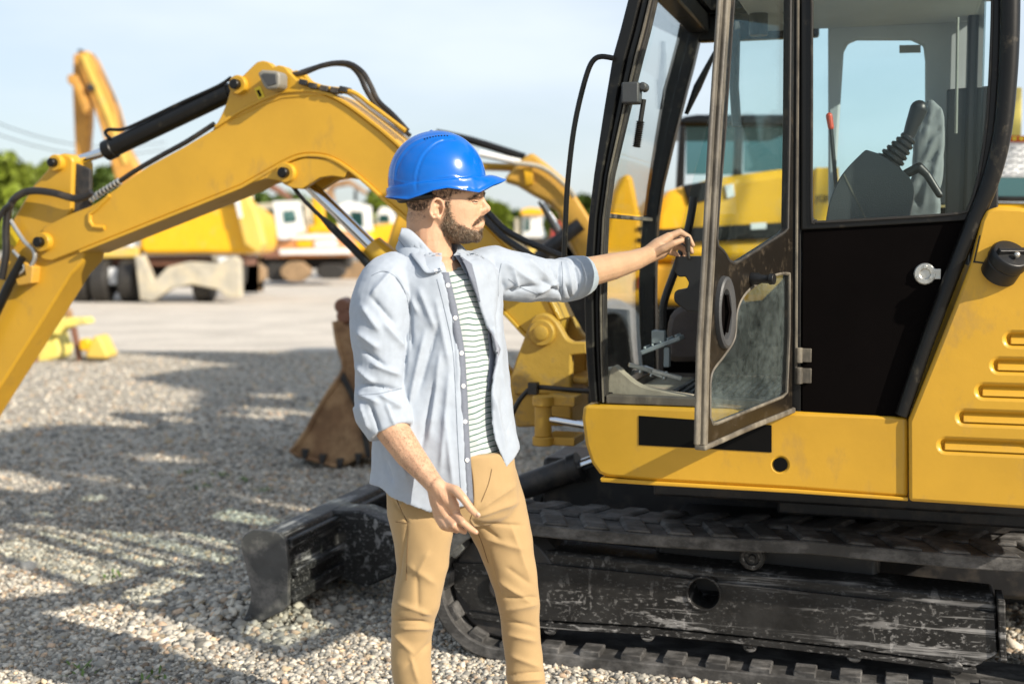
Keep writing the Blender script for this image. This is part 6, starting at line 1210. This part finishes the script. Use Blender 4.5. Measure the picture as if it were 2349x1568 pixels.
# ------------------------------------------------------------------ added unseen tree, leaves set along sun rays to shade the yard
TP = Vector((8.5, 1.5, 0)); T = empty('tree', TP, 0, 'leafy tree added outside the frame on the right, crown shaped to shade the gravel', 'tree')
shade = [(-60, 1010), (60, 985), (180, 975), (300, 985), (420, 960), (480, 900), (310, 870), (430, 850), (560, 838), (260, 806), (500, 806), (640, 812), (700, 798), (900, 798), (1500, 810), (1500, 1000), (1300, 1150), (1050, 1300), (980, 1568), (600, 1568), (520, 1530), (400, 1480), (200, 1415), (-60, 1350)]
lit = [[(-60, 1055), (60, 1080), (180, 1120), (300, 1190), (290, 1225), (180, 1215), (60, 1150), (-60, 1110)], [(20, 1215), (150, 1235), (330, 1300), (320, 1330), (200, 1300), (80, 1255)], [(345, 1240), (380, 1215), (470, 1225), (470, 1250), (390, 1275), (350, 1262)], [(320, 1410), (380, 1410), (500, 1480), (560, 1530), (480, 1520), (380, 1460)],
       [(230, 1040), (340, 1030), (540, 1060), (540, 1075), (300, 1062)], [(60, 1060), (260, 1090), (430, 1150), (420, 1165), (240, 1115), (60, 1080)], [(230, 905), (330, 905), (480, 925), (470, 945), (240, 925)], [(640, 880), (740, 870), (780, 880), (700, 895)], [(-60, 1180), (40, 1195), (40, 1215), (-60, 1205)], [(350, 950), (470, 955), (460, 975), (330, 985)]]
NP = 230000; y_ = 3.6+rng.random(NP)**1.3*16; x_ = (rng.random(NP)-.5)*2*(y_*.42+.3)
gx, gy, _ = proj(np.stack([x_, y_, np.zeros(NP)], 1)); ok = inpoly(gx, gy, shade)
for q in lit: ok &= ~inpoly(gx+rng.normal(0, 7, NP), gy+rng.normal(0, 4, NP), q)
S3 = np.array(SUN); hgt = 4.6+1.8*rng.random(NP)+.2*(y_-6); tt = hgt/S3[2]
lx, ly, lz = x_+S3[0]*tt, y_+S3[1]*tt, hgt
nois = np.array([mnoise.noise(Vector((a*1.1, b*1.1, 3.))) for a, b in zip(x_, y_)]); ok &= (nois+rng.normal(0, .12, NP)) > -.5
# keep gaps wherever the same ray would shade the man or the excavator
def hits_box(lo, hi, rot=False):
    h = np.zeros(NP, bool)
    for k_ in np.linspace(0, 1, 90):
        z = lo[2]+(hi[2]-lo[2])*k_; t = z/S3[2]; px_, py_ = x_+S3[0]*t, y_+S3[1]*t
        if rot: dx, dy = px_-O.x, py_-O.y; px_, py_ = dx*U.x+dy*U.y, dx*V.x+dy*V.y
        h |= (px_ > lo[0]) & (px_ < hi[0]) & (py_ > lo[1]) & (py_ < hi[1])
    return h
def through(poly, Yp=None, vp=None):
    """does the sun ray to each ground point cross this silhouette on the given plane?"""
    n_ = np.array((0, 1., 0)) if Yp is not None else np.array(V); d0 = Yp if Yp is not None else vp+O.dot(V)
    g = np.stack([x_, y_, np.zeros(NP)], 1); t = (d0-g@n_)/(S3@n_); p = g+S3*t[:, None]; a, b, f = proj(p); return (t > 0) & (f > .3) & inpoly(a, b, poly)
man = [(840, 260), (1190, 260), (1200, 520), (1350, 540), (1630, 490), (1630, 660), (1340, 740), (1220, 760), (1300, 1650), (830, 1650), (760, 620)]
blk = np.zeros(NP, bool)
for k_ in (3.1, 3.25, 3.4, 3.55): blk |= through(man, Yp=k_)
for k_ in (3.6, 3.8, 4.0): blk |= through([(1150, 520), (1640, 480), (1640, 680), (1150, 760)], Yp=k_)
bp_ = [(-60, 480), (100, 340), (180, 340), (230, 440), (230, 350), (540, 150), (680, 140), (930, 280), (1320, 740), (1360, 1000), (1180, 1000), (1150, 760), (900, 540), (700, 440), (250, 580), (30, 920), (-160, 1150)]
for k_ in (.86, .95, 1.06): blk |= through(bp_, vp=k_)
for k_ in (8.2, 8.6, 9.5): blk |= through([(1380, 250), (1950, 250), (1950, 620), (1380, 700)], Yp=k_)
blk |= through([(1150, 340), (1400, 340), (1400, 640), (1150, 440)], Yp=8.3)
for k_ in (7.0, 8.0): blk |= through([(2200, 300), (2600, 300), (2600, 620), (2200, 620)], Yp=k_)
blk |= hits_box((-.1, -.75, .6), (1.4, .95, 2.45), True); blk |= hits_box((.5, -.1, .6), (2.5, 1.9, 1.5), True)
ok &= ~blk; idx = np.where(ok)[0]; rng.shuffle(idx); idx = idx[:60000]; print('leaves', len(idx))
P_ = np.stack([lx[idx], ly[idx], lz[idx]], 1)-np.array(TP)
quadmesh('crown', leaves(P_, .10, 5), 'leaf_green', T)
mb = MB(); cen = P_.mean(0); mb.tube([(0, 0, 0), (-.05, .1, 2), (-.2, .4, 4.0), (-.4, .8, 5.6)], [.24, .19, .14, .09], 12)
def shades(path):
    P2 = bez([Vector(p)+TP for p in path], 12)
    for (lo, hi, rot) in (((-.85, 2.7, 0), (1.0, 4.5, 2.1), 0), ((-.4, -.9, .1), (2.9, 2.2, 2.8), 1), ((-3.6, .4, .3), (.1, 1.5, 2.9), 1)):
        for p in P2:
            for z in np.linspace(lo[2], hi[2], 12):
                if z > p.z: continue
                q = p-SUN*((p.z-z)/SUN.z)
                if rot: q = toM(q)
                if lo[0] < q.x < hi[0] and lo[1] < q.y < hi[1]: return True
    return False
nl_ = 0
for i in range(160):
    q = P_[int(rng.random()*len(P_))]; path = [(-.2, .4, 3.9), (-.3+q[0]*.25, .5+q[1]*.25, 5.0), (q[0]*.65, q[1]*.65, q[2]-.3), tuple(q)]
    if nl_ < 26 and not shades(path): nl_ += 1; mb.tube(path, [.05, .035, .018, .006], 6)
mb.build('trunk', 'bark', T)
